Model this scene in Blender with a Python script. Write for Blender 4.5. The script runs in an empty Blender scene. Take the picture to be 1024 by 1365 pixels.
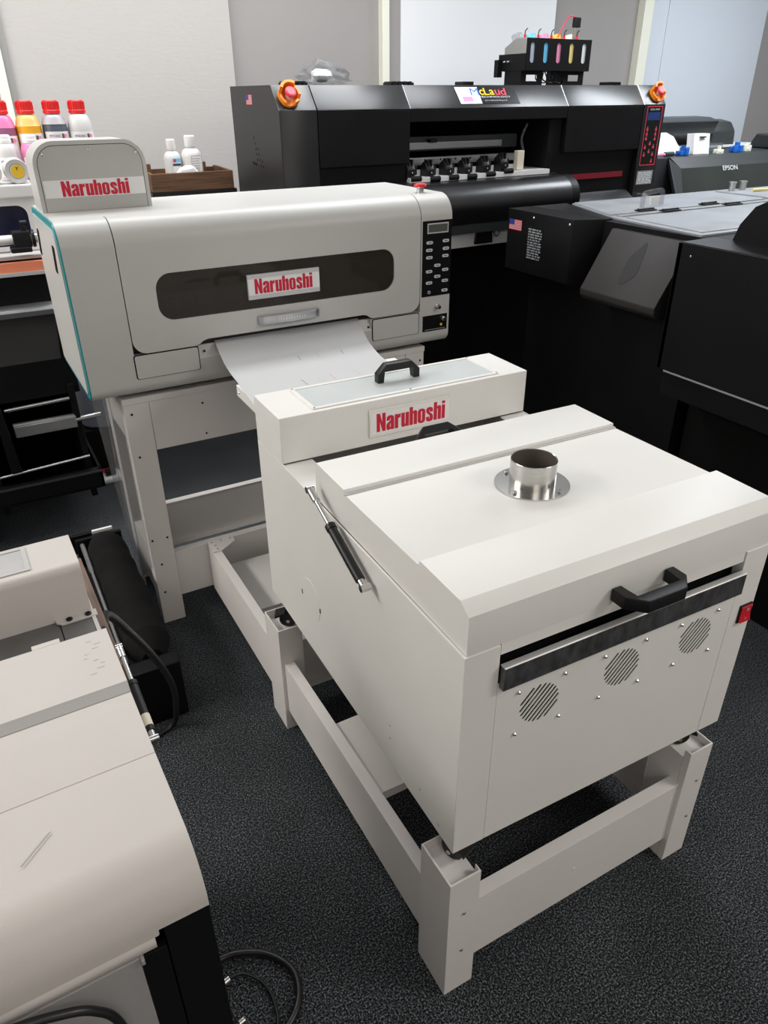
import bpy, bmesh, math, random
from mathutils import Vector, Matrix
from mathutils.geometry import tessellate_polygon
random.seed(7)
SC = bpy.context.scene
COL = SC.collection
pi = math.pi

# ------------------------------------------------------------------ materials
def _n(nt, t, x=0, y=0):
    n = nt.nodes.new(t); n.location = (x, y); return n

def mat(name, col, rough=0.5, metal=0.0, var=0.0, vscale=8.0, bump=0.0, bscale=300.0, spec=0.5, trans=0.0, emit=None, rvar=0.0, coat=0.0, dirt=None, stretch=None, alpha=1.0):
    m = bpy.data.materials.new(name); m.use_nodes = True
    nt = m.node_tree; b = nt.nodes['Principled BSDF']
    b.inputs['Base Color'].default_value = (*col, 1)
    b.inputs['Roughness'].default_value = rough
    b.inputs['Metallic'].default_value = metal
    b.inputs['Specular IOR Level'].default_value = spec
    b.inputs['Transmission Weight'].default_value = trans
    b.inputs['Coat Weight'].default_value = coat
    b.inputs['Alpha'].default_value = alpha
    if emit:
        b.inputs['Emission Color'].default_value = (*emit[0], 1); b.inputs['Emission Strength'].default_value = emit[1]
    tc = _n(nt, 'ShaderNodeTexCoord', -900)
    src = tc.outputs['Object']
    if stretch:
        mp = _n(nt, 'ShaderNodeMapping', -750); mp.inputs['Scale'].default_value = stretch
        nt.links.new(src, mp.inputs['Vector']); src = mp.outputs['Vector']
    last = None
    if var > 0:
        nz = _n(nt, 'ShaderNodeTexNoise', -600); nz.inputs['Scale'].default_value = vscale; nz.inputs['Detail'].default_value = 5
        nt.links.new(src, nz.inputs['Vector'])
        rp = _n(nt, 'ShaderNodeValToRGB', -400)
        e = rp.color_ramp.elements; e[0].position = 0.3; e[1].position = 0.7
        e[0].color = (*[c * (1 - var) for c in col], 1); e[1].color = (*[min(1, c * (1 + var)) for c in col], 1)
        nt.links.new(nz.outputs['Fac'], rp.inputs['Fac']); last = rp.outputs['Color']
        if rvar > 0:
            mr = _n(nt, 'ShaderNodeMapRange', -400, -250)
            mr.inputs['To Min'].default_value = max(0, rough - rvar); mr.inputs['To Max'].default_value = rough + rvar
            nt.links.new(nz.outputs['Fac'], mr.inputs['Value']); nt.links.new(mr.outputs['Result'], b.inputs['Roughness'])
    if dirt:
        dcol, dscale, thr = dirt
        nz2 = _n(nt, 'ShaderNodeTexNoise', -600, 300); nz2.inputs['Scale'].default_value = dscale; nz2.inputs['Detail'].default_value = 8; nz2.inputs['Roughness'].default_value = 0.7
        nt.links.new(src, nz2.inputs['Vector'])
        r2 = _n(nt, 'ShaderNodeValToRGB', -400, 300); r2.color_ramp.elements[0].position = thr; r2.color_ramp.elements[1].position = thr + 0.12
        r2.color_ramp.elements[0].color = (0, 0, 0, 1); r2.color_ramp.elements[1].color = (1, 1, 1, 1)
        nt.links.new(nz2.outputs['Fac'], r2.inputs['Fac'])
        mx = _n(nt, 'ShaderNodeMix', -200, 200); mx.data_type = 'RGBA'
        nt.links.new(r2.outputs['Color'], mx.inputs[0])
        if last: nt.links.new(last, mx.inputs[6])
        else: mx.inputs[6].default_value = (*col, 1)
        mx.inputs[7].default_value = (*dcol, 1); last = mx.outputs[2]
    if last: nt.links.new(last, b.inputs['Base Color'])
    if bump > 0:
        nb = _n(nt, 'ShaderNodeTexNoise', -600, -300); nb.inputs['Scale'].default_value = bscale; nb.inputs['Detail'].default_value = 3
        nt.links.new(src, nb.inputs['Vector'])
        bp = _n(nt, 'ShaderNodeBump', -200, -300); bp.inputs['Strength'].default_value = bump; bp.inputs['Distance'].default_value = 0.002
        nt.links.new(nb.outputs['Fac'], bp.inputs['Height']); nt.links.new(bp.outputs['Normal'], b.inputs['Normal'])
    return m

def carpet_mat():
    m = bpy.data.materials.new('carpet'); m.use_nodes = True; nt = m.node_tree; b = nt.nodes['Principled BSDF']
    b.inputs['Roughness'].default_value = 0.62; b.inputs['Specular IOR Level'].default_value = 0.04; b.inputs['Sheen Weight'].default_value = 0.3; b.inputs['Sheen Roughness'].default_value = 0.3; b.inputs['Sheen Tint'].default_value = (0.75, 0.85, 0.95, 1)
    tc = _n(nt, 'ShaderNodeTexCoord', -1000)
    n1 = _n(nt, 'ShaderNodeTexNoise', -800); n1.inputs['Scale'].default_value = 240; n1.inputs['Detail'].default_value = 3; n1.inputs['Roughness'].default_value = 0.8
    n2 = _n(nt, 'ShaderNodeTexNoise', -800, -300); n2.inputs['Scale'].default_value = 4.0; n2.inputs['Detail'].default_value = 4
    for n in (n1, n2): nt.links.new(tc.outputs['Object'], n.inputs['Vector'])
    r = _n(nt, 'ShaderNodeValToRGB', -600); e = r.color_ramp.elements
    e[0].position = 0.36; e[0].color = (0.003, 0.0034, 0.0038, 1); e[1].position = 0.68; e[1].color = (0.27, 0.285, 0.30, 1)
    k = r.color_ramp.elements.new(0.50); k.color = (0.0125, 0.0143, 0.0162, 1)
    nt.links.new(n1.outputs['Fac'], r.inputs['Fac'])
    r2 = _n(nt, 'ShaderNodeMapRange', -600, -300); r2.inputs['From Min'].default_value = 0.3; r2.inputs['From Max'].default_value = 0.7; r2.inputs['To Min'].default_value = 0.8; r2.inputs['To Max'].default_value = 1.25
    nt.links.new(n2.outputs['Fac'], r2.inputs['Value'])
    mx = _n(nt, 'ShaderNodeVectorMath', -350); mx.operation = 'SCALE'
    nt.links.new(r.outputs['Color'], mx.inputs[0]); nt.links.new(r2.outputs['Result'], mx.inputs['Scale'])
    nt.links.new(mx.outputs['Vector'], b.inputs['Base Color'])
    bp = _n(nt, 'ShaderNodeBump', -300, -300); bp.inputs['Strength'].default_value = 0.8; bp.inputs['Distance'].default_value = 0.004
    nt.links.new(n1.outputs['Fac'], bp.inputs['Height']); nt.links.new(bp.outputs['Normal'], b.inputs['Normal'])
    return m

def glass_mat(name, tint, rough=0.05, op=0.5):
    # a tinted pane: part see-through, part sheen
    m = bpy.data.materials.new(name); m.use_nodes = True; nt = m.node_tree
    nt.nodes.remove(nt.nodes['Principled BSDF']); out = nt.nodes['Material Output']
    tr = _n(nt, 'ShaderNodeBsdfTransparent'); tr.inputs['Color'].default_value = (*tint, 1)
    gl = _n(nt, 'ShaderNodeBsdfPrincipled'); gl.inputs['Base Color'].default_value = (*[t * 0.3 for t in tint], 1); gl.inputs['Roughness'].default_value = rough
    mx = _n(nt, 'ShaderNodeMixShader'); mx.inputs[0].default_value = op
    nt.links.new(tr.outputs[0], mx.inputs[1]); nt.links.new(gl.outputs[0], mx.inputs[2]); nt.links.new(mx.outputs[0], out.inputs['Surface'])
    return m

M = {}
M['white'] = mat('white_powder_coat', (0.80, 0.785, 0.745), 0.42, var=0.02, vscale=5, bump=0.05, bscale=420)
M['stand'] = mat('stand_powder_coat', (0.77, 0.735, 0.705), 0.45, var=0.025, vscale=5, bump=0.05, bscale=380)
M['grey'] = mat('printer_grey_paint', (0.56, 0.555, 0.53), 0.38, var=0.015, vscale=4, bump=0.03, bscale=500)
M['grey2'] = mat('face_plate_grey', (0.50, 0.495, 0.475), 0.4, var=0.02, vscale=6, bump=0.03, bscale=500)
M['fg'] = mat('worn_cream_paint', (0.59, 0.552, 0.512), 0.45, var=0.03, vscale=4, bump=0.05, bscale=400, dirt=((0.36, 0.34, 0.32), 14, 0.72))
M['fggrey'] = mat('bare_grey_sheet', (0.42, 0.41, 0.40), 0.4, metal=0.25, var=0.08, vscale=14, dirt=((0.7, 0.69, 0.67), 30, 0.66))
M['chamfer'] = mat('grey_step_strip', (0.5, 0.49, 0.47), 0.5, var=0.03)
M['black'] = mat('black_powder_coat', (0.0052, 0.0052, 0.006), 0.45, var=0.15, vscale=6, bump=0.05, bscale=350, rvar=0.05, spec=0.2)
M['blackM'] = mat('black_satin_lit', (0.0085, 0.0085, 0.010), 0.30, var=0.12, vscale=5, bump=0.03, bscale=350, rvar=0.04, spec=0.7)  # shinier, slightly lighter copy of the black, so top covers look lit
M['blackside'] = mat('black_end_lit', (0.020, 0.019, 0.0185), 0.38, var=0.1, vscale=4, bump=0.05, bscale=350, spec=0.5)  # paler black, with the white wall's grazing reflection put into it
M['plastic'] = mat('black_plastic', (0.008, 0.008, 0.0085), 0.40, var=0.1, vscale=20, spec=0.35)
M['matte'] = mat('matte_black', (0.007, 0.007, 0.0075), 0.7, spec=0.2)
M['dark'] = mat('dark_void', (0.006, 0.006, 0.006), 0.9, spec=0.1)
M['darkgrey'] = mat('dark_grey_plastic', (0.036, 0.041, 0.043), 0.42, var=0.08, vscale=6)
M['epsonface'] = mat('smoky_cover', (0.034, 0.040, 0.036), 0.3, var=0.15, vscale=5, stretch=(1, 1, 0.2))
M['steel'] = mat('stainless_steel', (0.52, 0.51, 0.49), 0.2, metal=1, var=0.05, vscale=30, bump=0.03, bscale=120, stretch=(1, 1, 12))
M['steelin'] = mat('dark_pipe_bore', (0.10, 0.085, 0.07), 0.6, metal=0.0, var=0.1, vscale=20)  # even dark brown for the inside of the exhaust pipe
M['chrome'] = mat('zinc_chrome', (0.62, 0.62, 0.61), 0.24, metal=1)
M['bezel'] = mat('mirror_stainless_trim', (0.52, 0.52, 0.53), 0.16, metal=1, bump=0.12, bscale=110, stretch=(1, 1, 0.4))
M['bentedge'] = mat('bent_edge_highlight', (0.72, 0.71, 0.69), 0.42, metal=0.6)  # paler steel paints the highlight along the bent top edge
M['trimface'] = mat('mottled_steel_reflection', (0.15, 0.15, 0.152), 0.34, metal=0.75, var=0.4, vscale=70, stretch=(1, 1, 0.5))  # dark tone of the reflected carpet painted in, with a smudgy mottle
M['fgwell'] = mat('dull_grey_well', (0.14, 0.137, 0.132), 0.45, metal=0.2, var=0.1, vscale=14, dirt=((0.45, 0.44, 0.43), 34, 0.64))
M['bolt'] = mat('dull_bolt', (0.30, 0.30, 0.29), 0.35, metal=0.9)
M['alu'] = mat('brushed_aluminium', (0.52, 0.53, 0.54), 0.36, metal=0.85, var=0.06, vscale=10)
M['lidmetal'] = mat('grey_cover_sheet', (0.36, 0.375, 0.40), 0.45, metal=0.35, var=0.10, vscale=9, rvar=0.1)
M['teal'] = mat('teal_trim', (0.02, 0.27, 0.30), 0.4)
M['red'] = mat('red_plastic', (0.72, 0.02, 0.02), 0.35)
M['redsw'] = mat('red_rocker', (0.62, 0.008, 0.02), 0.2, coat=0.5)
M['pinkred'] = mat('red_button', (0.80, 0.06, 0.10), 0.4)
M['orange'] = mat('orange_guard', (0.93, 0.26, 0.01), 0.5, var=0.05, vscale=40)
M['crimson'] = mat('crimson_ink', (0.60, 0.004, 0.035), 0.5)
M['paper'] = mat('white_sticker', (0.84, 0.83, 0.82), 0.45)
M['sign'] = mat('acrylic_sign', (0.80, 0.79, 0.74), 0.2, coat=0.4)
M['signgrey'] = mat('grey_sign_base', (0.58, 0.58, 0.58), 0.3)
M['pane'] = mat('frosted_window', (0.62, 0.66, 0.655), 0.18, var=0.04, vscale=7)
M['smoke'] = glass_mat('smoked_acrylic', (0.33, 0.285, 0.235), 0.04, 0.34)
M['clear'] = glass_mat('clear_plastic', (0.93, 0.94, 0.95), 0.12, 0.22)
M['wrap'] = glass_mat('stretch_wrap', (0.97, 0.97, 0.97), 0.25, 0.22)
M['flap'] = glass_mat('thin_clear_sheet', (0.9, 0.9, 0.9), 0.2, 0.10)
M['film'] = mat('pet_film', (0.57, 0.575, 0.575), 0.35, var=0.02, vscale=5)
M['inkmark'] = mat('faint_print', (0.28, 0.28, 0.30), 0.6)
M['inkpink'] = mat('faint_pink_print', (0.62, 0.42, 0.44), 0.6)
M['lcd'] = mat('lcd_grey', (0.10, 0.11, 0.10), 0.25)
M['lcdblue'] = mat('lcd_blue', (0.012, 0.035, 0.13), 0.3, emit=((0.03, 0.08, 0.3), 0.12))
M['btn'] = mat('button_grey', (0.68, 0.68, 0.69), 0.4)
M['panel'] = mat('gloss_black_panel', (0.008, 0.008, 0.009), 0.25)
M['yellow'] = mat('yellow_plastic', (0.85, 0.55, 0.03), 0.4)
M['brown'] = mat('stained_wood', (0.13, 0.062, 0.028), 0.6, var=0.45, vscale=12, bump=0.15, bscale=60, stretch=(0.6, 4, 12))
M['ply'] = mat('brown_board', (0.15, 0.09, 0.062), 0.6, var=0.3, vscale=14, stretch=(14, 0.6, 14))
M['amber'] = mat('amber_block', (0.45, 0.26, 0.08), 0.5, var=0.2, vscale=30)
M['wallt'] = mat('taupe_wall', (0.35, 0.332, 0.322), 0.85, var=0.02, vscale=3, bump=0.15, bscale=90)
M['panelw'] = mat('textured_white_panel', (0.50, 0.478, 0.457), 0.8, bump=0.45, bscale=55, stretch=(0.5, 1, 1.6))
M['panelb'] = mat('cool_white_panel', (0.86, 0.88, 0.90), 0.7, bump=0.2, bscale=55, stretch=(0.5, 1, 1.6))
M['panelc'] = mat('pale_blue_panel', (0.66, 0.715, 0.785), 0.7, bump=0.2, bscale=55, stretch=(0.5, 1, 1.6))
M['cream'] = mat('cream_frame', (0.86, 0.86, 0.74), 0.45)
M['greyframe'] = mat('grey_frame', (0.30, 0.295, 0.285), 0.5)
M['wallplain'] = mat('plain_wall', (0.30, 0.28, 0.265), 0.85, var=0.01)
M['wallwhite'] = mat('white_wall', (0.80, 0.78, 0.75), 0.85, var=0.01)
M['wallmid'] = mat('beige_wall', (0.55, 0.52, 0.49), 0.85, var=0.01)
M['carpet'] = carpet_mat()
M['coral'] = mat('coral_strip', (1.0, 0.30, 0.16), 0.5)
M['whiteP'] = mat('white_plastic', (0.80, 0.79, 0.78), 0.35)
M['bottle'] = mat('translucent_white', (0.64, 0.625, 0.61), 0.35)
M['navy'] = mat('navy_cavity', (0.006, 0.009, 0.045), 0.3)
M['fabric'] = mat('black_fabric', (0.0065, 0.006, 0.006), 0.9, spec=0.2, var=0.2, vscale=14, bump=0.5, bscale=18)
M['cable'] = mat('black_cable', (0.012, 0.012, 0.012), 0.35)
M['labelwhite'] = mat('label_white', (0.72, 0.74, 0.75), 0.5)
M['labeldim'] = mat('label_dim', (0.30, 0.31, 0.32), 0.5)
M['flagred'] = mat('flag_red', (0.65, 0.03, 0.06), 0.5)
M['flagwhite'] = mat('flag_white', (0.55, 0.50, 0.5), 0.5)
M['flagblue'] = mat('flag_blue', (0.03, 0.04, 0.22), 0.5)
M['chute'] = mat('worn_black_sheet', (0.030, 0.027, 0.026), 0.55, var=0.15, vscale=7, spec=0.3)
M['stain'] = mat('oil_stain', (0.010, 0.0095, 0.0095), 0.5, spec=0.3)
M['stripe'] = mat('dull_red_stripe', (0.22, 0.008, 0.018), 0.45)
M['blue'] = mat('blue_plastic', (0.015, 0.16, 0.62), 0.4)
M['cyan'] = mat('cyan_ink', (0.15, 0.52, 0.80), 0.4)
M['magenta'] = mat('magenta_ink', (0.85, 0.28, 0.48), 0.4)
M['yink'] = mat('yellow_ink', (0.85, 0.70, 0.25), 0.4)
M['kink'] = mat('grey_ink', (0.42, 0.47, 0.58), 0.4)
M['wink'] = mat('white_ink', (0.80, 0.82, 0.83), 0.4)
M['tank'] = mat('translucent_tank', (0.24, 0.235, 0.225), 0.35)
M['strap'] = mat('tape_cream', (0.75, 0.68, 0.55), 0.6)

# ------------------------------------------------------------------ geometry helpers
def BM(): return bmesh.new()

def bx(bm, x0, x1, y0, y1, z0, z1, bev=0.0, seg=2):
    vs = [bm.verts.new((x, y, z)) for x in (x0, x1) for y in (y0, y1) for z in (z0, z1)]
    F = [(0, 1, 3, 2), (4, 6, 7, 5), (0, 4, 5, 1), (2, 3, 7, 6), (0, 2, 6, 4), (1, 5, 7, 3)]
    fs = [bm.faces.new([vs[i] for i in f]) for f in F]
    if bev > 0:
        es = list({e for f in fs for e in f.edges})
        bmesh.ops.bevel(bm, geom=es, offset=bev, segments=seg, profile=0.5, affect='EDGES', clamp_overlap=True)
    return bm

def prism(bm, pts, a0, a1, axis='x', bev=0.0):
    """extrude a 2D outline: axis x -> pts are (y,z); y -> (x,z); z -> (x,y)"""
    def P(p, a):
        return (a, p[0], p[1]) if axis == 'x' else (p[0], a, p[1]) if axis == 'y' else (p[0], p[1], a)
    A = [bm.verts.new(P(p, a0)) for p in pts]; B = [bm.verts.new(P(p, a1)) for p in pts]
    n = len(pts); fs = [bm.faces.new(A), bm.faces.new(list(reversed(B)))]
    for i in range(n): fs.append(bm.faces.new([A[i], B[i], B[(i + 1) % n], A[(i + 1) % n]]))
    if bev > 0:
        es = list({e for f in fs for e in f.edges})
        bmesh.ops.bevel(bm, geom=es, offset=bev, segments=2, profile=0.5, affect='EDGES', clamp_overlap=True)
    return bm

def plate(bm, outer, holes, T, thick):
    """flat plate with real holes; outline in (u,v), T maps (u,v,w) to 3D; front at w=thick"""
    loops = [outer] + list(holes)
    flat = [p for l in loops for p in l]
    tris = tessellate_polygon([[Vector((p[0], p[1], 0)) for p in l] for l in loops])
    F = [bm.verts.new(T(p[0], p[1], thick)) for p in flat]; K = [bm.verts.new(T(p[0], p[1], 0)) for p in flat]
    for t in tris:
        try: bm.faces.new([F[i] for i in t]); bm.faces.new([K[i] for i in reversed(t)])
        except ValueError: pass
    o = 0
    for l in loops:
        n = len(l)
        for i in range(n):
            a, b = o + i, o + (i + 1) % n
            try: bm.faces.new([F[a], F[b], K[b], K[a]])
            except ValueError: pass
        o += n
    return bm

def rr(x0, y0, x1, y1, r, n=6):
    out = []
    for cx, cy, a in ((x1 - r, y1 - r, 0), (x0 + r, y1 - r, pi / 2), (x0 + r, y0 + r, pi), (x1 - r, y0 + r, 1.5 * pi)):
        for i in range(n + 1):
            t = a + (pi / 2) * i / n; out.append((cx + r * math.cos(t), cy + r * math.sin(t)))
    return out

def arc(cx, cy, r, a0, a1, n=8):
    return [(cx + r * math.cos(a0 + (a1 - a0) * i / n), cy + r * math.sin(a0 + (a1 - a0) * i / n)) for i in range(n + 1)]

def circ(cx, cy, r, n=24): return arc(cx, cy, r, 0, 2 * pi * (n - 1) / n, n - 1)

def tube(bm, pts, r, n=10, caps=True):
    pts = [Vector(p) for p in pts]; rings = []; n = max(n, 20) if n > 6 else n
    up = None
    for i, p in enumerate(pts):
        d = (pts[min(i + 1, len(pts) - 1)] - pts[max(i - 1, 0)]).normalized()
        if up is None:
            up = Vector((0, 0, 1)) if abs(d.z) < 0.9 else Vector((1, 0, 0))
        u = (up - d * up.dot(d)).normalized(); v = d.cross(u); up = u
        rad = r[i] if isinstance(r, (list, tuple)) else r
        rings.append([bm.verts.new(p + (u * math.cos(2 * pi * k / n) + v * math.sin(2 * pi * k / n)) * rad) for k in range(n)])
    for a, b in zip(rings, rings[1:]):
        for k in range(n): bm.faces.new([a[k], a[(k + 1) % n], b[(k + 1) % n], b[k]])
    if caps: bm.faces.new(list(reversed(rings[0]))); bm.faces.new(rings[-1])
    return bm

def cyl(bm, p0, p1, r, n=20, r1=None): return tube(bm, [p0, p1], [r, r if r1 is None else r1], n)

def smooth_path(pts, k=6):
    P = [Vector(p) for p in pts]; out = []
    for i in range(len(P) - 1):
        a, b, c, d = P[max(i - 1, 0)], P[i], P[i + 1], P[min(i + 2, len(P) - 1)]
        for s in range(k):
            t = s / k
            out.append(0.5 * (2 * b + (c - a) * t + (2 * a - 5 * b + 4 * c - d) * t * t + (3 * b - a - 3 * c + d) * t ** 3))
    return out + [P[-1]]

def lathe(bm, prof, c, axis='z', n=28, sx=1.0, sy=1.0, cap=True):
    rings = []; n = max(n, 24)
    for r, h in prof:
        ring = []
        for k in range(n):
            a = 2 * pi * k / n; x, y = r * math.cos(a) * sx, r * math.sin(a) * sy
            p = (x, y, h) if axis == 'z' else (x, h, y) if axis == 'y' else (h, x, y)
            ring.append(bm.verts.new(Vector(p) + Vector(c)))
        rings.append(ring)
    for a, b in zip(rings, rings[1:]):
        for k in range(n):
            bm.faces.new([a[k], a[(k + 1) % n], b[(k + 1) % n], b[k]])
    for ring, rev in ((rings[0], True), (rings[-1], False)) if cap else ():
        try: bm.faces.new(list(reversed(ring)) if rev else ring)
        except ValueError: pass
    return bm

def hull(bm, vs, faces):
    V = [bm.verts.new(v) for v in vs]
    for f in faces: bm.faces.new([V[i] for i in f])
    return bm

def slab(bm, quad, thick_vec):
    """a panel given by 3-or-more corner points and a thickness vector"""
    q = [Vector(p) for p in quad]; t = Vector(thick_vec)
    A = [bm.verts.new(p) for p in q]; B = [bm.verts.new(p + t) for p in q]; n = len(q)
    bm.faces.new(A); bm.faces.new(list(reversed(B)))
    for i in range(n): bm.faces.new([A[i], B[i], B[(i + 1) % n], A[(i + 1) % n]])
    return bm

# orientation maps for flat artwork: (u right, v up, w out)
def front(x0, y, z0): return lambda u, v, w: (x0 + u, y - w, z0 + v)
def leftf(x, y0, z0): return lambda u, v, w: (x - w, y0 - u, z0 + v)
def topf(x0, y0, z): return lambda u, v, w: (x0 + u, y0 + v, z + w)
def plane(o, U, V):
    o, U, V = Vector(o), Vector(U).normalized(), Vector(V).normalized(); W = U.cross(V)
    return lambda u, v, w: tuple(o + U * u + V * v + W * w)

# ------------------------------------------------------------------ scene helpers
def thing(name, label, cat, frame=(0, 0, 0), base=(0, 0, 0), group=None):
    """Empty at the thing's base; frame = (ox, oy, rotz) in the room, base = point inside that frame"""
    ox, oy, th = frame
    o = bpy.data.objects.new(name, None); COL.objects.link(o)
    c, s = math.cos(th), math.sin(th)
    o.location = (ox + c * base[0] - s * base[1], oy + s * base[0] + c * base[1], base[2])
    o.rotation_euler = (0, 0, th); o.empty_display_size = 0.05
    o['label'] = label; o['category'] = cat
    if group: o['group'] = group
    o['_b'] = list(base)
    return o

def _root(o):
    while o.parent: o = o.parent
    return o

def obj(name, bm, m, parent=None, flat=False, ang=20, label=None):
    if parent is not None:
        b = Vector(_root(parent)['_b'])
        if b.length: bmesh.ops.translate(bm, verts=bm.verts, vec=-b)
    bmesh.ops.recalc_face_normals(bm, faces=bm.faces)
    lim = math.radians(ang)
    for f in bm.faces: f.smooth = not flat
    for e in bm.edges:
        if len(e.link_faces) == 2 and e.calc_face_angle(0) > lim: e.smooth = False
    me = bpy.data.meshes.new(name); bm.to_mesh(me); bm.free()
    me.materials.append(M[m] if isinstance(m, str) else m)
    o = bpy.data.objects.new(name, me); COL.objects.link(o)
    if parent is not None: o.parent = parent
    if label: o['label'] = label
    return o

def struct(name, bm, m):
    o = obj(name, bm, m); o['kind'] = 'structure'; return o

def solo(name, bm, m, label, cat, group=None, **k):
    o = obj(name, bm, m, **k); o['label'] = label; o['category'] = cat
    if group: o['group'] = group
    return o

# ------------------------------------------------------------------ lettering
def A_(cx, cy, r, d0, d1, n=5): return arc(cx, cy, r, math.radians(d0), math.radians(d1), n)
def glyphs():
    g = {}
    g['N'] = (0.52, [([(0, 0), (0.185, 0), (0.185, 0.56), (0.335, 0), (0.52, 0), (0.52, 1), (0.335, 1), (0.335, 0.47), (0.19, 1), (0, 1)], [])])
    g['o'] = (0.45, [(rr(0, -0.01, 0.45, 0.79, 0.17), [rr(0.188, 0.11, 0.262, 0.67, 0.035)])])
    g['h'] = (0.45, [([(0, 0), (0.195, 0), (0.195, 0.6), (0.21, 0.64), (0.24, 0.64), (0.255, 0.6), (0.255, 0), (0.45, 0), (0.45, 0.64)] + A_(0.33, 0.67, 0.12, 0, 90) + [(0.26, 0.78), (0.195, 0.7), (0.195, 1), (0, 1)], [])])
    g['u'] = (0.45, [([(0, 0.78), (0, 0.13)] + A_(0.12, 0.11, 0.12, 180, 270) + [(0.2, 0.01), (0.255, 0.08), (0.255, 0), (0.45, 0), (0.45, 0.78), (0.255, 0.78), (0.255, 0.18), (0.24, 0.14), (0.21, 0.14), (0.195, 0.18), (0.195, 0.78)], [])])
    g['r'] = (0.34, [([(0, 0), (0.195, 0), (0.195, 0.5), (0.22, 0.555), (0.27, 0.58), (0.34, 0.58), (0.34, 0.79), (0.28, 0.785), (0.23, 0.75), (0.195, 0.68), (0.195, 0.78), (0, 0.78)], [])])
    g['i'] = (0.195, [([(0, 0), (0.195, 0), (0.195, 0.78), (0, 0.78)], []), ([(0, 0.85), (0.195, 0.85), (0.195, 1), (0, 1)], [])])
    g['s'] = (0.44, [([(0.43, 0.52), (0.43, 0.62)] + A_(0.27, 0.63, 0.16, 0, 90) + A_(0.18, 0.63, 0.16, 90, 180) + [(0.02, 0.55), (0.08, 0.45), (0.22, 0.34), (0.245, 0.28), (0.245, 0.16), (0.22, 0.12), (0.2, 0.16), (0.2, 0.26), (0.01, 0.26), (0.01, 0.16)] + A_(0.17, 0.15, 0.16, 180, 270) + A_(0.28, 0.15, 0.16, 270, 360) + [(0.44, 0.27), (0.38, 0.39), (0.24, 0.49), (0.205, 0.54), (0.205, 0.62), (0.225, 0.66), (0.245, 0.62), (0.245, 0.52)], [])])
    g['a'] = (0.45, [([(0.45, 0), (0.45, 0.62)] + A_(0.28, 0.62, 0.17, 0, 90) + A_(0.18, 0.63, 0.16, 90, 180) + [(0.02, 0.52), (0.205, 0.52), (0.205, 0.62), (0.23, 0.66), (0.255, 0.62), (0.255, 0.5), (0.14, 0.44), (0.03, 0.35), (0, 0.25), (0, 0.12)] + A_(0.13, 0.12, 0.13, 180, 270) + [(0.2, 0.015), (0.25, 0.08), (0.265, 0)], [[(0.255, 0.39), (0.205, 0.31), (0.195, 0.17), (0.225, 0.12), (0.255, 0.17)]])])
    return g
GL = glyphs()
def word(bm, txt, T, width, height, thick=0.0008):
    gap = 0.05; tot = sum(GL[c][0] for c in txt) + gap * (len(txt) - 1)
    sx = width / tot; x = 0
    for c in txt:
        w, polys = GL[c]
        for o, hs in polys:
            f = lambda l: [((x + p[0]) * sx, p[1] * height) for p in l]
            plate(bm, f(o), [f(h) for h in hs], T, thick)
        x += w + gap
    return bm

def ftext(bm, txt, T, height, width=None, thick=0.0006, bold=0.0):
    cu = bpy.data.curves.new('t', 'FONT'); cu.body = txt; cu.size = 1; cu.offset = bold; cu.resolution_u = 3
    o = bpy.data.objects.new('t', cu); COL.objects.link(o)
    dg = bpy.context.evaluated_depsgraph_get(); me = bpy.data.meshes.new_from_object(o.evaluated_get(dg))
    xs = [v.co.x for v in me.vertices]; ys = [v.co.y for v in me.vertices]
    x0, x1, y0, y1 = min(xs), max(xs), min(ys), max(ys)
    sy = height / (y1 - y0); sx = (width / (x1 - x0)) if width else sy
    V = [bm.verts.new(T((v.co.x - x0) * sx, (v.co.y - y0) * sy, thick)) for v in me.vertices]
    for p in me.polygons:
        try: bm.faces.new([V[i] for i in p.vertices])
        except ValueError: pass
    bpy.data.objects.remove(o); bpy.data.curves.remove(cu); bpy.data.meshes.remove(me)
    return bm

def rect(bm, T, u0, v0, u1, v1, th=0.0006): return plate(bm, [(u0, v0), (u1, v0), (u1, v1), (u0, v1)], [], T, th)

def screw(bm, p, d, r=0.004, h=0.003):
    p = Vector(p); d = Vector(d).normalized()
    tube(bm, [p, p + d * h * 0.5, p + d * h], [r, r * 0.95, r * 0.5], 10)

def bridge_handle(bm, T, w, rise, t=0.016, d=0.02, cut=0.022):
    """angular pull handle: (u along, v away from the surface, w depth)"""
    o = [(0, 0), (0, rise - cut), (cut, rise), (w - cut, rise), (w, rise - cut), (w, 0), (w - t, 0), (w - t, rise - t), (t, rise - t), (t, 0)]
    vsA = [bm.verts.new(T(u, v, -d / 2)) for u, v in o]; vsB = [bm.verts.new(T(u, v, d / 2)) for u, v in o]
    fs = [bm.faces.new(vsA), bm.faces.new(list(reversed(vsB)))]
    n = len(o)
    for i in range(n): fs.append(bm.faces.new([vsA[i], vsB[i], vsB[(i + 1) % n], vsA[(i + 1) % n]]))
    bmesh.ops.bevel(bm, geom=list({e for f in fs for e in f.edges}), offset=0.002, segments=2, profile=0.5, affect='EDGES', clamp_overlap=True)
    return bm

def us_flag(parent, T, w, h):
    f = obj('flag_sticker', rect(BM(), T, 0, 0, w, h, 0.0005), 'flagwhite', parent, label='small striped flag sticker')
    b = BM()
    for i in range(7): rect(b, T, 0, h * (2 * i) / 13, w, h * (2 * i + 1) / 13, 0.0008)
    obj('flag_stripes', b, 'flagred', f); obj('flag_canton', rect(BM(), T, 0, h * 6 / 13, w * 0.42, h, 0.001), 'flagblue', f)

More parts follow.
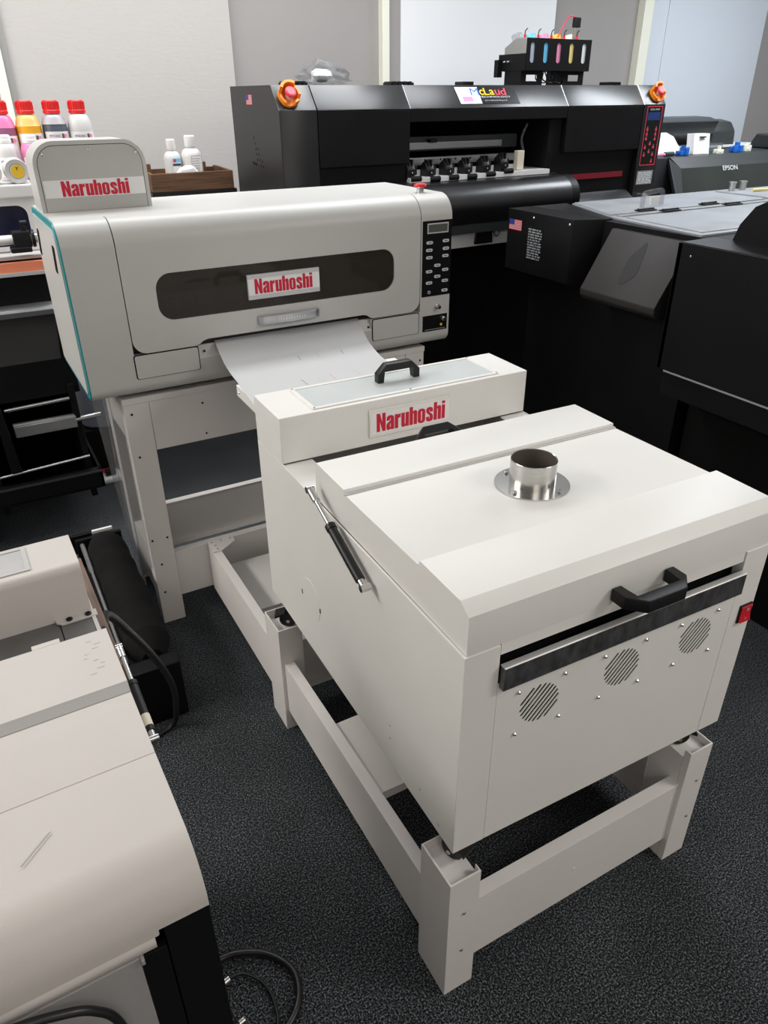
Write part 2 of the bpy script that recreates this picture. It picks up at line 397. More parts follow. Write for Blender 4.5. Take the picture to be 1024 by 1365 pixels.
def tiny_label(parent, T, w, h, rows, name='data_plate', dim='labelwhite', bg='panel'):
    f = obj(name, rect(BM(), T, 0, 0, w, h, 0.0005), bg, parent)
    b = BM(); rng = random.Random(rows * 7)
    for i in range(rows):
        v0 = h * (0.06 + 0.88 * i / rows); v1 = v0 + h * 0.5 / rows
        u = w * 0.08
        while u < w * 0.85:
            l = w * rng.uniform(0.06, 0.3); rect(b, T, u, v0, min(u + l, w * 0.93), v1, 0.0009); u += l + w * 0.05
    obj('printed_lines', b, dim, f)


# ================================================================== ROOM
struct('floor', bx(BM(), -3.2, 5.8, -2.6, 3.42, -0.05, 0.0), 'carpet')
struct('wall_back', bx(BM(), -3.2, 5.8, 3.42, 3.55, 0, 2.75), 'wallt')
struct('wall_left', bx(BM(), -3.32, -3.2, -2.6, 3.55, 0, 2.75), 'wallwhite')
struct('wall_right', bx(BM(), 5.8, 5.92, -2.6, 3.55, 0, 2.75), 'wallplain')
struct('wall_front', bx(BM(), -3.32, 5.92, -2.72, -2.6, 0, 2.75), 'wallmid')
# wall bays: pale panels between cream frames
struct('trim_1', bx(BM(), -0.12, 0.90, 3.385, 3.42, 0.05, 2.75, 0.002), 'panelw')
struct('trim_2', bx(BM(), -0.185, -0.145, 3.36, 3.42, 0, 2.75, 0.003), 'cream')
struct('trim_3', bx(BM(), -0.145, -0.118, 3.37, 3.42, 0, 2.75, 0.002), 'greyframe')
struct('trim_4', bx(BM(), 1.733, 1.775, 3.37, 3.42, 0, 2.75, 0.003), 'cream')
struct('trim_5', bx(BM(), 1.775, 1.853, 3.395, 3.42, 0, 2.75), 'wallt')
struct('trim_6', bx(BM(), 1.855, 2.91, 3.385, 3.42, 0.05, 2.75, 0.002), 'panelb')
struct('trim_7', bx(BM(), 3.60, 3.676, 3.36, 3.42, 0, 2.75, 0.003), 'cream')
struct('trim_8', bx(BM(), 3.69, 3.836, 3.387, 3.42, 0.05, 2.75, 0.002), 'panelc')
struct('trim_9', bx(BM(), 3.838, 4.79, 3.385, 3.42, 0.05, 2.75, 0.002), 'panelc')
struct('baseboard_back', bx(BM(), -3.2, 5.8, 3.375, 3.384, 0, 0.07), 'greyframe')

# ================================================================== DRYER (white curing oven)
DF = (0.0097, 0.0133, -0.0198)
ZB, ZS, ZT, ZC = 0.4436, 0.9061, 0.9813, 0.9972
W = 0.6929
D = thing('film_dryer', 'white powder-coated film dryer with round steel exhaust on its lid', 'dryer', DF, (W / 2, 0.47, ZB))
# body shell: side walls, back, floor, corner posts, slotted front panel
b = BM()
prism(b, [(0, 0), (0.068, 0), (0.068, 0.022), (0.064, 0.022), (0.064, 0.004), (0.004, 0.004), (0.004, 0.9382), (0, 0.9382)], ZB, ZS, 'z', 0.001)
obj('left_side_panel', b, 'white', D)
b = BM()
prism(b, [(W, 0), (0.629, 0), (0.629, 0.022), (0.633, 0.022), (0.633, 0.004), (W - 0.004, 0.004), (W - 0.004, 0.9382), (W, 0.9382)], ZB, ZS, 'z', 0.001)
obj('right_side_panel', b, 'white', D)
b = BM()
bx(b, 0.0045, W - 0.0045, 0.934, 0.9380, ZB, ZS - 0.0015); bx(b, 0.0045, W - 0.0045, 0.024, 0.934, ZB + 0.002, ZB + 0.006)
obj('back_panel', b, 'white', D)
# front panel with three round grilles of diagonal slots
holes = []
for cx in (0.1620, 0.3500, 0.5370):
    cz = 0.7430; R = 0.043; ca, sa = math.cos(math.radians(48)), math.sin(math.radians(48))
    for k in range(-4, 5):
        off = k * 0.0094; hl = math.sqrt(max(R * R - off * off, 0)) * 0.96; hw = 0.0026
        px, pz = cx - sa * off, cz + ca * off
        c = []
        for i in range(5):
            t = -pi / 2 + pi * i / 4; c.append((hl - hw + hw * math.cos(t), hw * math.sin(t)))
        for i in range(5):
            t = pi / 2 + pi * i / 4; c.append((-hl + hw + hw * math.cos(t), hw * math.sin(t)))
        holes.append([(px + ca * u - sa * v, pz + sa * u + ca * v) for u, v in c])
obj('front_panel', plate(BM(), [(0.0685, ZB + 0.001), (0.628, ZB + 0.001), (0.628, 0.826), (0.0685, 0.826)], holes, front(0, 0.0016, 0), 0.0012), 'white', D, flat=True)
obj('oven_interior', bx(BM(), 0.066, 0.627, 0.024, 0.56, 0.46, 0.8835), 'dark', D)
for i, cx in enumerate((0.1620, 0.3500, 0.5370)):
    b = BM(); lathe(b, [(0.013, 0.0), (0.013, 0.006)], (cx, 0.012, 0.743), 'y', 20)
    obj('fan_hub', b, 'steel', D)
    for dx, dz in ((-0.049, 0.0463), (0.049, 0.0463), (-0.0485, -0.0495), (0.0475, -0.0515)):
        b = BM(); screw(b, (cx + dx, 0.0005, 0.743 + dz), (0, -1, 0), 0.0040, 0.005)
        obj('screw', b, 'chrome', D)
# steel trim strip in front of the slot, reflection and edge highlight painted in
b = BM(); prism(b, [(0.0, 0.819), (-0.012, 0.819), (-0.012, 0.864), (-0.0115, 0.8646), (0.0, 0.8646)], 0.0705, 0.6265, 'x'); TS = obj('trim_strip', b, 'trimface', D, flat=True)
b = BM(); prism(b, [(0.0, 0.8648), (-0.0122, 0.8648), (-0.0122, 0.8652), (-0.0108, 0.8668), (0.0, 0.8668)], 0.0705, 0.6265, 'x'); obj('bent_edge', b, 'bentedge', TS)
# lid
pts = [(0.0025, 0.9065), (0.002, 0.908), (0.002, ZT), (0.0266, ZC), (0.147, 0.9985), (0.150, 0.9868), (0.4335, 0.9835), (0.4352, 0.9935), (0.5676, 0.9945), (0.574, 0.988), (0.578, 0.9075)]
LID = obj('lid', prism(BM(), pts, 0.0048, W - 0.0048, 'x', 0.0012), 'white', D, ang=20)
obj('lid_apron', bx(BM(), 0.0705, 0.6265, 0.0024, 0.0060, 0.8845, 0.9075), 'white', LID)
obj('seam_line', bx(BM(), 0.004, W - 0.004, 0.1525, 0.1535, 0.9862, 0.98705), 'grey2', LID)
obj('rim_strip', bx(BM(), 0.003, W - 0.003, 0.4275, 0.4345, 0.9835, 0.9862, 0.001), 'signgrey', LID)
bridge_handle_T = lambda u, v, w: (0.288 + u, 0.0 - v, 0.928 + w)
obj('front_handle', bridge_handle(BM(), bridge_handle_T, 0.140, 0.058, 0.020, 0.024, 0.028), 'plastic', LID)
obj('rear_handle', bridge_handle(BM(), lambda u, v, w: (0.262 + u, 0.578 + v * 0.75 - w * 0.66, 0.956 + v * 0.66 + w * 0.75), 0.114, 0.056, 0.018, 0.022, 0.024), 'plastic', LID)
# exhaust
PX, PY, PZ = 0.3475, 0.2960, 0.985
EX = obj('exhaust_flange', lathe(BM(), [(0.0725, 0.0), (0.0738, 0.001), (0.0733, 0.0030), (0.03, 0.0034)], (PX, PY, PZ), 'z', 64, cap=False), 'steel', LID)
R = 0.0452
obj('exhaust_pipe', lathe(BM(), [(R, 0.003), (R, 0.0545), (R - 0.0007, 0.0555), (R - 0.002, 0.0545)], (PX, PY, PZ), 'z', 64, cap=False), 'steel', EX)
obj('pipe_bore', lathe(BM(), [(R - 0.002, 0.0545), (R - 0.002, 0.0045), (0.001, 0.004)], (PX, PY, PZ), 'z', 48, cap=False), 'steelin', EX)
for a in (200, 290, 20, 110):
    b = BM(); p = (PX + 0.0605 * math.cos(math.radians(a)), PY + 0.0605 * math.sin(math.radians(a)), PZ + 0.003)
    lathe(b, [(0.0046, 0), (0.0048, 0.003), (0.0036, 0.0048), (0.0018, 0.005), (0.0016, 0.0035)], p, 'z', 24); obj('bolt', b, 'bolt', EX)
# deck behind the lid with a sunken middle
for xa in (0.0045, W - 0.075): obj('deck_strip', bx(BM(), xa, xa + 0.0705, 0.579, 0.766, ZS - 0.005, ZS - 0.0015), 'white', D)
obj('well_plate', bx(BM(), 0.0755, W - 0.0755, 0.579, 0.766, ZS - 0.034, ZS - 0.03), 'white', D)
# feed box at the back, with window, handle and name plate
by0, by1, bz = 0.7651, 0.9382, 1.0207
FB = obj('feed_box', bx(BM(), 0, W, by0, by1, ZS + 0.001, bz, 0.0025), 'white', D)
WN = obj('window_frame', plate(BM(), rr(0.088, 0.778, 0.612, 0.926, 0.004), [rr(0.098, 0.787, 0.601, 0.917, 0.002)], topf(0, 0, bz), 0.003), 'white', FB)
obj('window_pane', bx(BM(), 0.098, 0.601, 0.787, 0.917, bz - 0.001, bz + 0.0016), 'pane', WN)
for sx in (0.094, 0.35, 0.606):
    for sy in (0.7825, 0.9215):
        b = BM(); screw(b, (sx, sy, bz + 0.002), (0, 0, 1), 0.0028, 0.003); obj('screw', b, 'chrome', WN)
obj('box_handle', bridge_handle(BM(), lambda u, v, w: (0.300 + u, 0.868 + w, bz + 0.001 + v), 0.120, 0.047, 0.017, 0.022, 0.024), 'plastic', FB)
SG = obj('name_plate', bx(BM(), 0.2255, 0.4535, by0 - 0.006, by0 - 0.0002, 0.928, 0.9985, 0.0015), 'sign', FB)
T = front(0, by0 - 0.006, 0)
obj('paper_insert', rect(BM(), T, 0.229, 0.936, 0.450, 0.990), 'paper', SG)
obj('brand_lettering', word(BM(), 'Naruhoshi', front(0.2435, by0 - 0.0066, 0.9405), 0.193, 0.0468), 'crimson', SG)
# red rocker switch on the right post
SWT = front(0.6525, 0.0, 0.7375)
SW = obj('power_switch', bx(BM(), 0.6525, 0.6875, -0.003, 0.001, 0.731, 0.7735, 0.001), 'plastic', D)
b = BM(); prism(b, [(-0.003, 0.7345), (-0.0085, 0.7345), (-0.0045, 0.752), (-0.0065, 0.770), (-0.003, 0.770)], 0.6560, 0.6840, 'x'); obj('rocker', b, 'redsw', SW)
b = BM(); plate(b, circ(0.672, 0.763, 0.0032, 14), [circ(0.672, 0.763, 0.0022, 14)], front(0, -0.0062, 0), 0.0006); rect(b, front(0, -0.0068, 0), 0.6695, 0.739, 0.6705, 0.745); obj('switch_marks', b, 'flagwhite', SW)
# side: knock-out disc, little holes, gas strut
KO = obj('knockout_plate', lathe(BM(), [(0.0535, 0), (0.0535, 0.0008), (0.001, 0.0009)], (-0.0008, 0.6375, 0.605), 'x', 48), 'white', D)
for yy, zz in ((0.693, 0.594), (0.583, 0.606)):
    obj('slot_hole', bx(BM(), -0.0012, 0.0, yy - 0.002, yy + 0.002, zz - 0.006, zz + 0.006), 'dark', D)
for yy, zz in ((0.12, 0.49), (0.24, 0.55), (0.24, 0.515), (0.05, 0.468)):
    b = BM(); cyl(b, (-0.0008, yy, zz), (0.0006, yy, zz), 0.003, 10); obj('rivet', b, 'grey2', D)
def strut(par, a, c, side, nm='gas_strut', mid=0.40, k=1.0):
    a, c = Vector(a), Vector(c); d = (c - a)
    S = obj(nm, cyl(BM(), a + d * mid, a + d * 0.93, 0.0098 * k, 18), 'plastic', par)
    obj('piston_rod', cyl(BM(), a + d * 0.08, a + d * mid, 0.0052 * k, 14), 'chrome', S)
    b = BM(); cyl(b, a - d * 0.0, a + d * 0.13, 0.0080 * k, 14); lathe(b, [(q * k, h * k) for q, h in ((0.0055, -0.009), (0.0075, -0.0085), (0.0078, 0), (0.0075, 0.0085), (0.0055, 0.009))], a, 'x', 18); obj('ball_joint', b, 'chrome', S)
    b = BM(); cyl(b, a + d * 0.92, c, 0.0072 * k, 14); lathe(b, [(q * k, h * k) for q, h in ((0.0055, -0.009), (0.0075, -0.0085), (0.0078, 0), (0.0075, 0.012), (0.0055, 0.0125))], c, 'x', 18); obj('ball_joint', b, 'chrome', S)
    b = BM(); cyl(b, a + d * (mid - 0.01), a + d * (mid + 0.035), 0.0112 * k, 18); obj('end_cap', b, 'plastic', S)
    return S
strut(D, (-0.020, 0.548, 0.9485), (-0.020, 0.302, 0.8560), -1)
strut(D, (W + 0.020, 0.548, 0.9485), (W + 0.020, 0.302, 0.8560), 1)
# inlet tray
b = BM(); prism(b, [(0.018, 0.950), (0.0205, 0.950), (0.0205, 0.9775), (0.4975, 0.9775), (0.4975, 0.950), (0.500, 0.950), (0.500, 0.980), (0.018, 0.980)], 0.940, 1.140, 'y', 0.0006)
TR = obj('inlet_tray', b, 'white', D)
b = BM(); screw(b, (0.018, 1.115, 0.966), (-1, 0, 0), 0.004, 0.004); obj('screw', b, 'chrome', TR)
# casters
def caster(par, x, y, zt, zb, rot):
    b = BM(); bx(b, x - 0.024, x + 0.024, y - 0.024, y + 0.024, zt - 0.005, zt)
    K = obj('caster', b, 'plastic', par)
    c, s = math.cos(rot), math.sin(rot)
    f = lambda u, v, w: (x + c * u - s * v, y + s * u + c * v, w)
    b = BM()
    for s2 in (-1, 1):
        q = [f(-0.014, s2 * 0.013, zt - 0.005), f(0.014, s2 * 0.013, zt - 0.005), f(0.030, s2 * 0.013, zb + 0.03), f(0.016, s2 * 0.013, zb + 0.018), f(-0.002, s2 * 0.013, zb + 0.03)]
        t = Vector(f(0, 0.003, 0)) - Vector(f(0, 0, 0)); slab(b, q, t)
    obj('fork', b, 'plastic', K)
    p = Vector(f(0.016, 0, zb + 0.0245)); ax = (Vector(f(0, 1, 0)) - Vector(f(0, 0, 0)))
    b = BM(); tube(b, [p - ax * 0.011, p - ax * 0.008, p + ax * 0.008, p + ax * 0.011], [0.021, 0.0245, 0.0245, 0.021], 22); obj('wheel', b, 'plastic', K)
    b = BM(); cyl(b, p - ax * 0.018, p + ax * 0.018, 0.005, 12); obj('axle', b, 'chrome', K)
    b = BM(); slab(b, [f(0.02, -0.016, zb + 0.046), f(0.052, -0.018, zb + 0.036), f(0.052, 0.018, zb + 0.036), f(0.02, 0.016, zb + 0.046)], (0, 0, 0.006)); obj('brake_pedal', b, 'plastic', K)
PZI = 0.347
for x, y, r in ((0.036, 0.070, math.radians(-70)), (W - 0.055, 0.065, math.radians(-30)), (0.036, 0.880, math.radians(155)), (W - 0.04, 0.86, math.radians(60))):
    caster(D, x, y, ZB, PZI, r)

# ================================================================== DRYER STAND
ST = thing('dryer_stand', 'low off-white steel stand carrying the white dryer on four corner posts', 'stand', (0, 0, 0), (0.356, 0.48, 0))
PW, PD, PH, SW_, YP = 0.0702, 0.1045, 0.3693, 0.7123, 0.8561
def post(x0, y0, flipx, flipy, notch=True):
    t = 0.003; b = BM(); X = lambda u: x0 + (PW - u if flipx else u); Y = lambda v: y0 + (PD - v if flipy else v)
    L = lambda pts: [(X(u), Y(v)) for u, v in pts]
    zl = PH - 0.026
    prism(b, L([(PW - t, t), (PW - t, 0.017), (PW, 0.017), (PW, 0), (0, 0), (0, PD), (PW, PD), (PW, PD - t), (t, PD - t), (t, t)]), 0, PH, 'z', 0.0007)
    prism(b, L([(PW - t, 0.0175), (PW, 0.0175), (PW, PD - t - 0.0005), (PW - t, PD - t - 0.0005)]), 0, zl, 'z', 0.0005)
    prism(b, L([(t + 0.0004, t + 0.0004), (PW - 0.0002, t + 0.0004), (PW - 0.0002, PD - t - 0.0004), (t + 0.0004, PD - t - 0.0004)]), zl + 0.0004, zl + 0.003, 'z', 0.0004)
    P = obj('post', b, 'stand', ST)
    return P
for args in ((0, 0, False, False), (SW_ - PW, 0, True, False), (0, YP, False, True), (SW_ - PW, YP, True, True)):
    post(*args)
def screws(par, pts, d, m='chrome', r=0.0042):
    for p in pts:
        b = BM(); screw(b, p, d, r, 0.003); obj('screw', b, m, par)
screws(ST, [(0.036, 0, 0.262), (0.036, 0, 0.138)], (0, -1, 0)); screws(ST, [(0.676 + 0.012, 0, 0.262), (0.676 + 0.012, 0, 0.138)], (0, -1, 0))
def rail(name, x0, x1, y0, y1, z0, z1, top, par, m='stand'):
    """folded sheet rail: upright face plus top and bottom flanges pointing inward ('+y','-y','+x','-x')"""
    b = BM(); t = 0.003; fl = 0.026
    d = top[1]; sg = 1 if top[0] == '+' else -1
    a0 = (y0 if sg > 0 else y1) if d == 'y' else (x0 if sg > 0 else x1)
    o = [(0, z0), (0, z1), (t + fl, z1), (t + fl, z1 - t), (t, z1 - t), (t, z0 + t), (t + fl, z0 + t), (t + fl, z0)]
    if d == 'y': prism(b, [(a0 + sg * u, z) for u, z in o], x0, x1, 'x', 0.0008)
    else: prism(b, [(a0 + sg * u, z) for u, z in o], y0, y1, 'y', 0.0008)
    return obj(name, b, m, par)
RF = rail('front_rail', PW, SW_ - PW, 0.010, 0.013, 0.0725, 0.2630, '+y', ST)
rail('side_rail', 0.010, 0.013, PD, YP, 0.0725, 0.2490, '+x', ST)
rail('side_rail', SW_ - 0.013, SW_ - 0.010, PD, YP, 0.0725, 0.2490, '-x', ST)
rail('rear_rail', PW, SW_ - PW, 0.94, 0.943, 0.0725, 0.2630, '-y', ST)
b = BM(); screw(b, (0.34, 0.010, 0.168), (0, -1, 0), 0.0055, 0.001); obj('screw', b, 'stand', RF)
b = BM(); bx(b, 0.040, SW_ - 0.040, 0.342, 0.590, 0.236, 0.240, 0.001); bx(b, 0.040, SW_ - 0.04, 0.342, 0.346, 0.215, 0.238); bx(b, 0.04, SW_ - 0.04, 0.586, 0.59, 0.215, 0.238)
obj('shelf', b, 'stand', ST)

# ================================================================== LINK FRAME between the two stands
LK = thing('link_frame', 'low white steel frame joining the dryer stand to the printer stand', 'frame', (0, 0, 0), (0.35, 1.26, 0))
rail('side_rail', 0.004, 0.007, 0.963, 1.543, 0.092, 0.277, '+x', LK)
rail('side_rail', 0.700, 0.703, 0.963, 1.543, 0.092, 0.277, '-x', LK)
b = BM(); bx(b, 0.050, 0.66, 1.195, 1.50, 0.197, 0.200, 0.001); bx(b, 0.05, 0.66, 1.195, 1.198, 0.185, 0.199); obj('shelf', b, 'stand', LK)
b = BM(); bx(b, 0.034, 0.676, 1.500, 1.543, 0.12, 0.123)
obj('cross_plate', b, 'stand', LK)
for s in (0, 1):
    X = (lambda u: 0.004 + u) if s == 0 else (lambda u: 0.703 - u)
    b = BM(); prism(b, [(X(0), 1.478), (X(0.032), 1.478), (X(0.092), 1.520), (X(0.092), 1.553), (X(0), 1.553)], 0.278, 0.2815, 'z'); G_ = obj('gusset', b, 'stand', LK)
    for u, y in ((0.018, 1.490), (0.018, 1.515), (0.012, 1.541), (0.045, 1.541), (0.08, 1.541)):
        b = BM(); screw(b, (X(u), y, 0.2815), (0, 0, 1), 0.0042, 0.003); obj('screw', b, 'chrome', G_)

# ================================================================== PRINTER STAND
PF = (-0.1907, 1.5468, 0.01)
PS = thing('printer_stand', 'tall off-white steel stand carrying the grey film printer', 'stand', PF, (0.54, 0.2, 0))
SL, SDp = 1.084, 0.335
for (x0, fx) in ((0, False), (SL - 0.0775, True)):
    for (y0, fy) in ((0, False), (SDp - 0.06, True)):
        t = 0.003; b = BM(); z1 = 0.832
        lx = lambda u: x0 + (0.0775 - u if fx else u)
        ly = lambda v: y0 + (0.06 - v if fy else v)
        prism(b, [(lx(u), ly(v)) for u, v in ((0, 0), (0.0775, 0), (0.0775, 0.06), (0.0745, 0.06), (0.0745, 0.003), (0.003, 0.003), (0.003, 0.06), (0, 0.06))], 0, z1, 'z', 0.0007)
        L = obj('leg', b, 'stand', PS)
        if not fy and not fx:
            for x, z in ((0.022, 0.80), (0.022, 0.655), (0.012, 0.345), (0.062, 0.345), (0.028, 0.245), (0.022, 0.13)):
                bb = BM(); screw(bb, (x, 0, z), (0, -1, 0), 0.004, 0.002); obj('screw', bb, 'plastic', L)
        if not fy and fx:
            for x, z in ((0.062, 0.80), (0.062, 0.655)):
                bb = BM(); screw(bb, (x0 + x, 0, z), (0, -1, 0), 0.004, 0.002); obj('screw', bb, 'plastic', L)
obj('top_frame', bx(BM(), -0.002, SL + 0.002, -0.003, SDp + 0.003, 0.832, 0.852, 0.0015), 'stand', PS)
TP = obj('front_panel', bx(BM(), 0.079, SL - 0.079, 0.001, 0.004, 0.668, 0.831, 0.001), 'stand', PS)
screws(TP, [(0.245, 0.001, 0.795), (0.245, 0.001, 0.69), (0.84, 0.001, 0.795), (0.84, 0.001, 0.69)], (0, -1, 0), 'plastic', 0.0035)
rail('rear_rail', 0.0775, SL - 0.0775, SDp - 0.01, SDp - 0.007, 0.125, 0.312, '-y', PS)
rail('front_rail', 0.0785, SL - 0.0785, 0.003, 0.006, 0.098, 0.277, '+y', PS)
rail('side_rail', 0.004, 0.007, 0.06, SDp - 0.06, 0.10, 0.285, '+x', PS)
rail('side_rail', SL - 0.007, SL - 0.004, 0.06, SDp - 0.06, 0.10, 0.285, '-x', PS)
b = BM(); bx(b, 0.004, 0.007, 0.06, SDp - 0.06, 0.70, 0.831); obj('side_panel', b, 'stand', PS)
b = BM()
slab(b, [(-0.006, -0.002, 0.855), (-0.010, 0.33, 0.86), (-0.010, 0.34, 0.45), (-0.006, 0.30, 0.02), (-0.006, -0.004, 0.25)], (-0.0006, 0, 0))
slab(b, [(-0.006, 0.335, 0.86), (-0.05, 0.345, 0.845), (-0.03, 0.345, 0.45), (-0.006, 0.34, 0.05)], (0, 0.0006, 0))
obj('stretch_wrap', b, 'wrap', PS)

# ================================================================== PRINTER
ZP0, ZP1, YFR, YRR = 0.872, 1.365, -0.045, 0.43
XL, XR = -0.085, 1.158
P = thing('film_printer', 'grey desktop film printer with smoked window and teal edged side', 'printer', PF, (0.53, 0.19, 0.852))
RT, RB = 0.072, 0.034
prof = [(YRR, ZP0), (YFR + RB, ZP0)] + arc(YFR + RB, ZP0 + RB, RB, -pi / 2, -pi, 8)[1:] + arc(YFR + RT, ZP1 - RT, RT, pi, pi / 2, 14) + [(YRR - 0.02, ZP1), (YRR, ZP1 - 0.02)]
def inset(pts, d):
    cx = sum(p[0] for p in pts) / len(pts); 
    n = len(pts); out = []
    for i in range(n):
        a, c, e = Vector(pts[i - 1]), Vector(pts[i]), Vector(pts[(i + 1) % n])
        d1 = (c - a).normalized() if (c - a).length > 1e-9 else Vector((0, 0)); d2 = (e - c).normalized() if (e - c).length > 1e-9 else d1
        n1, n2 = Vector((-d1.y, d1.x)), Vector((-d2.y, d2.x)); nn = (n1 + n2)
        nn = nn.normalized() if nn.length > 1e-6 else n1
        k = d / max(0.4, nn.dot(n1)); out.append(tuple(c - nn * k) if INS else tuple(c + nn * k))
    return out
INS = True
# orientation of prof (decide which side is inside)
ar = sum(prof[i][0] * prof[(i + 1) % len(prof)][1] - prof[(i + 1) % len(prof)][0] * prof[i][1] for i in range(len(prof)))
INS = ar < 0
obj('left_end_housing', prism(BM(), prof, XL, 0.0515, 'x'), 'grey', P, ang=20)
obj('right_end_housing', prism(BM(), prof, 1.0365, XR, 'x'), 'grey', P, ang=20)
TL = obj('side_trim', prism(BM(), inset(prof, 0.003), XL - 0.004, XL, 'x'), 'teal', P)
SP = obj('side_cover', prism(BM(), inset(prof, 0.021), XL - 0.0075, XL - 0.004, 'x'), 'grey', P)
for y0, z0, y1, z1 in ((0.050, 1.300, 0.078, 1.222), (0.345, 1.307, 0.385, 1.225)):
    b = BM(); slab(b, [(XL - 0.0078, y0 - 0.026, z0 - 0.004), (XL - 0.0078, y0 - 0.012, z0), (XL - 0.0078, y0 + 0.012, z0), (XL - 0.0078, y0 + 0.024, z0 - 0.004), (XL - 0.0078, y1 + 0.024, z1 + 0.004), (XL - 0.0078, y1 + 0.012, z1), (XL - 0.0078, y1 - 0.012, z1), (XL - 0.0078, y1 - 0.026, z1 + 0.004)], (0.0006, 0, 0)); obj('vent_slot', b, 'dark', SP)
obj('side_trim', prism(BM(), inset(prof, 0.004), XR, XR + 0.003, 'x'), 'grey', P)
# middle: top deck, back, lower front
b = BM(); prism(b, [(0.0452, ZP1), (0.0452, ZP1 - 0.012), (YRR - 0.012, ZP1 - 0.012), (YRR - 0.012, ZP0), (YRR, ZP0), (YRR, ZP1 - 0.02), (YRR - 0.02, ZP1)], 0.0517, 1.0363, 'x'); obj('top_deck', b, 'grey', P)
lf = [(0.02, ZP0), (YFR + RB, ZP0)] + arc(YFR + RB, ZP0 + RB, RB, -pi / 2, -pi, 8)[1:] + [(YFR, 0.991), (0.02, 0.991)]
b = BM(); prism(b, lf, 0.0515, 0.2445, 'x'); prism(b, lf, 0.842, 1.0365, 'x')
lf2 = [(0.02, ZP0), (YFR + RB, ZP0)] + arc(YFR + RB, ZP0 + RB, RB, -pi / 2, -pi, 8)[1:] + [(YFR, 0.955), (YFR + 0.02, 0.990), (0.02, 0.990)]
prism(b, lf2, 0.2445, 0.842, 'x')
LF = obj('lower_front', b, 'grey', P, ang=20)
for x0, x1, z0, z1, nm in ((0.0505, 0.2405, 0.9215, 0.991, 'flap_door'), (0.846, 1.0295, 0.917, 0.9885, 'flap_door')):
    obj('flap_gap', plate(BM(), rr(x0 - 0.002, z0 - 0.001, x1 + 0.003, z1 + 0.003, 0.007), [], front(0, YFR, 0), 0.0006), 'dark', LF)
    obj(nm, plate(BM(), rr(x0 + 0.0015, z0 + 0.0008, x1, z1, 0.006), [], front(0, YFR, 0), 0.0022), 'grey', LF)
for x, z in ((0.262, 0.974), (0.833, 0.966)):
    b = BM(); screw(b, (x, YFR + 0.008, z), (0, -1, 0), 0.0035, 0.010); obj('screw', b, 'plastic', LF)
# inner works behind the window; amber blocks added to imitate a reflection
obj('cavity_liner', bx(BM(), 0.053, 1.035, 0.20, 0.205, 0.995, 1.35), 'dark', P)
obj('platen', bx(BM(), 0.055, 1.033, -0.02, 0.2, 0.992, 1.02), 'plastic', P)
obj('carriage_rail', bx(BM(), 0.055, 1.033, 0.13, 0.17, 1.13, 1.16), 'ply', P)
for x, w in ((0.18, 0.045), (0.28, 0.05), (0.42, 0.03), (0.52, 0.05)):
    obj('reflection_block', bx(BM(), x, x + w, 0.02, 0.06, 1.06, 1.125, 0.003), 'amber', P)
# the door: flat front with the window opening, rolling over into the top
DX0, DX1 = 0.0545, 1.0335
zj = ZP1 - RT
out = [(DX1, zj), (DX0, zj)] + arc(DX0 + 0.04, 0.995 + 0.04, 0.04, pi, 1.5 * pi, 8) + [(0.236, 0.995)] + [(0.250, 0.999), (0.262, 1.007), (0.276, 1.011)] + [(0.812, 1.011), (0.828, 1.007), (0.838, 0.999), (0.850, 0.995)] + arc(DX1 - 0.04, 0.995 + 0.04, 0.04, 1.5 * pi, 2 * pi, 8)
win = rr(0.144, 1.081, 0.933, 1.2145, 0.045, 8)
b = BM(); plate(b, out, [win], front(0, YFR + 0.010, 0), 0.010)
so = arc(YFR + RT, zj, RT, pi, pi / 2, 14) + [(0.045, ZP1)]
si = [(0.045, ZP1 - 0.010)] + arc(YFR + RT, zj, RT - 0.010, pi / 2, pi, 14)
prism(b, so + si, DX0, DX1, 'x')
bmesh.ops.remove_doubles(b, verts=b.verts, dist=0.00005)
DR = obj('cover_door', b, 'grey', P, ang=20)
obj('smoked_window', plate(BM(), rr(0.140, 1.077, 0.937, 1.2185, 0.047, 8), [], front(0, YFR + 0.0075, 0), 0.003), 'smoke', DR)
NS = obj('name_plate', bx(BM(), 0.4175, 0.656, YFR - 0.004, YFR + 0.005, 1.109, 1.183, 0.001), 'signgrey', DR)
obj('paper_insert', rect(BM(), front(0, YFR - 0.004, 0), 0.4185, 1.1225, 0.655, 1.1705), 'paper', NS)
obj('brand_lettering', word(BM(), 'Naruhoshi', front(0.4385, YFR - 0.0046, 1.1255), 0.1915, 0.0445), 'crimson', NS)
b = BM()
hp = [(0.438, 0), (0.44, -0.012), (0.455, -0.020), (0.5435, -0.024), (0.632, -0.020), (0.647, -0.012), (0.649, 0)]
prism(b, [(x, YFR + y) for x, y in hp], 1.031, 1.058, 'z', 0.004)
HD = obj('pull_handle', b, 'alu', DR)
b = BM()
for i in range(11):
    x = 0.4985 + i * 0.009; rect(b, front(0, YFR - 0.0245, 0), x, 1.040, x + 0.003, 1.049)
obj('grip_dots', b, 'whiteP', HD)
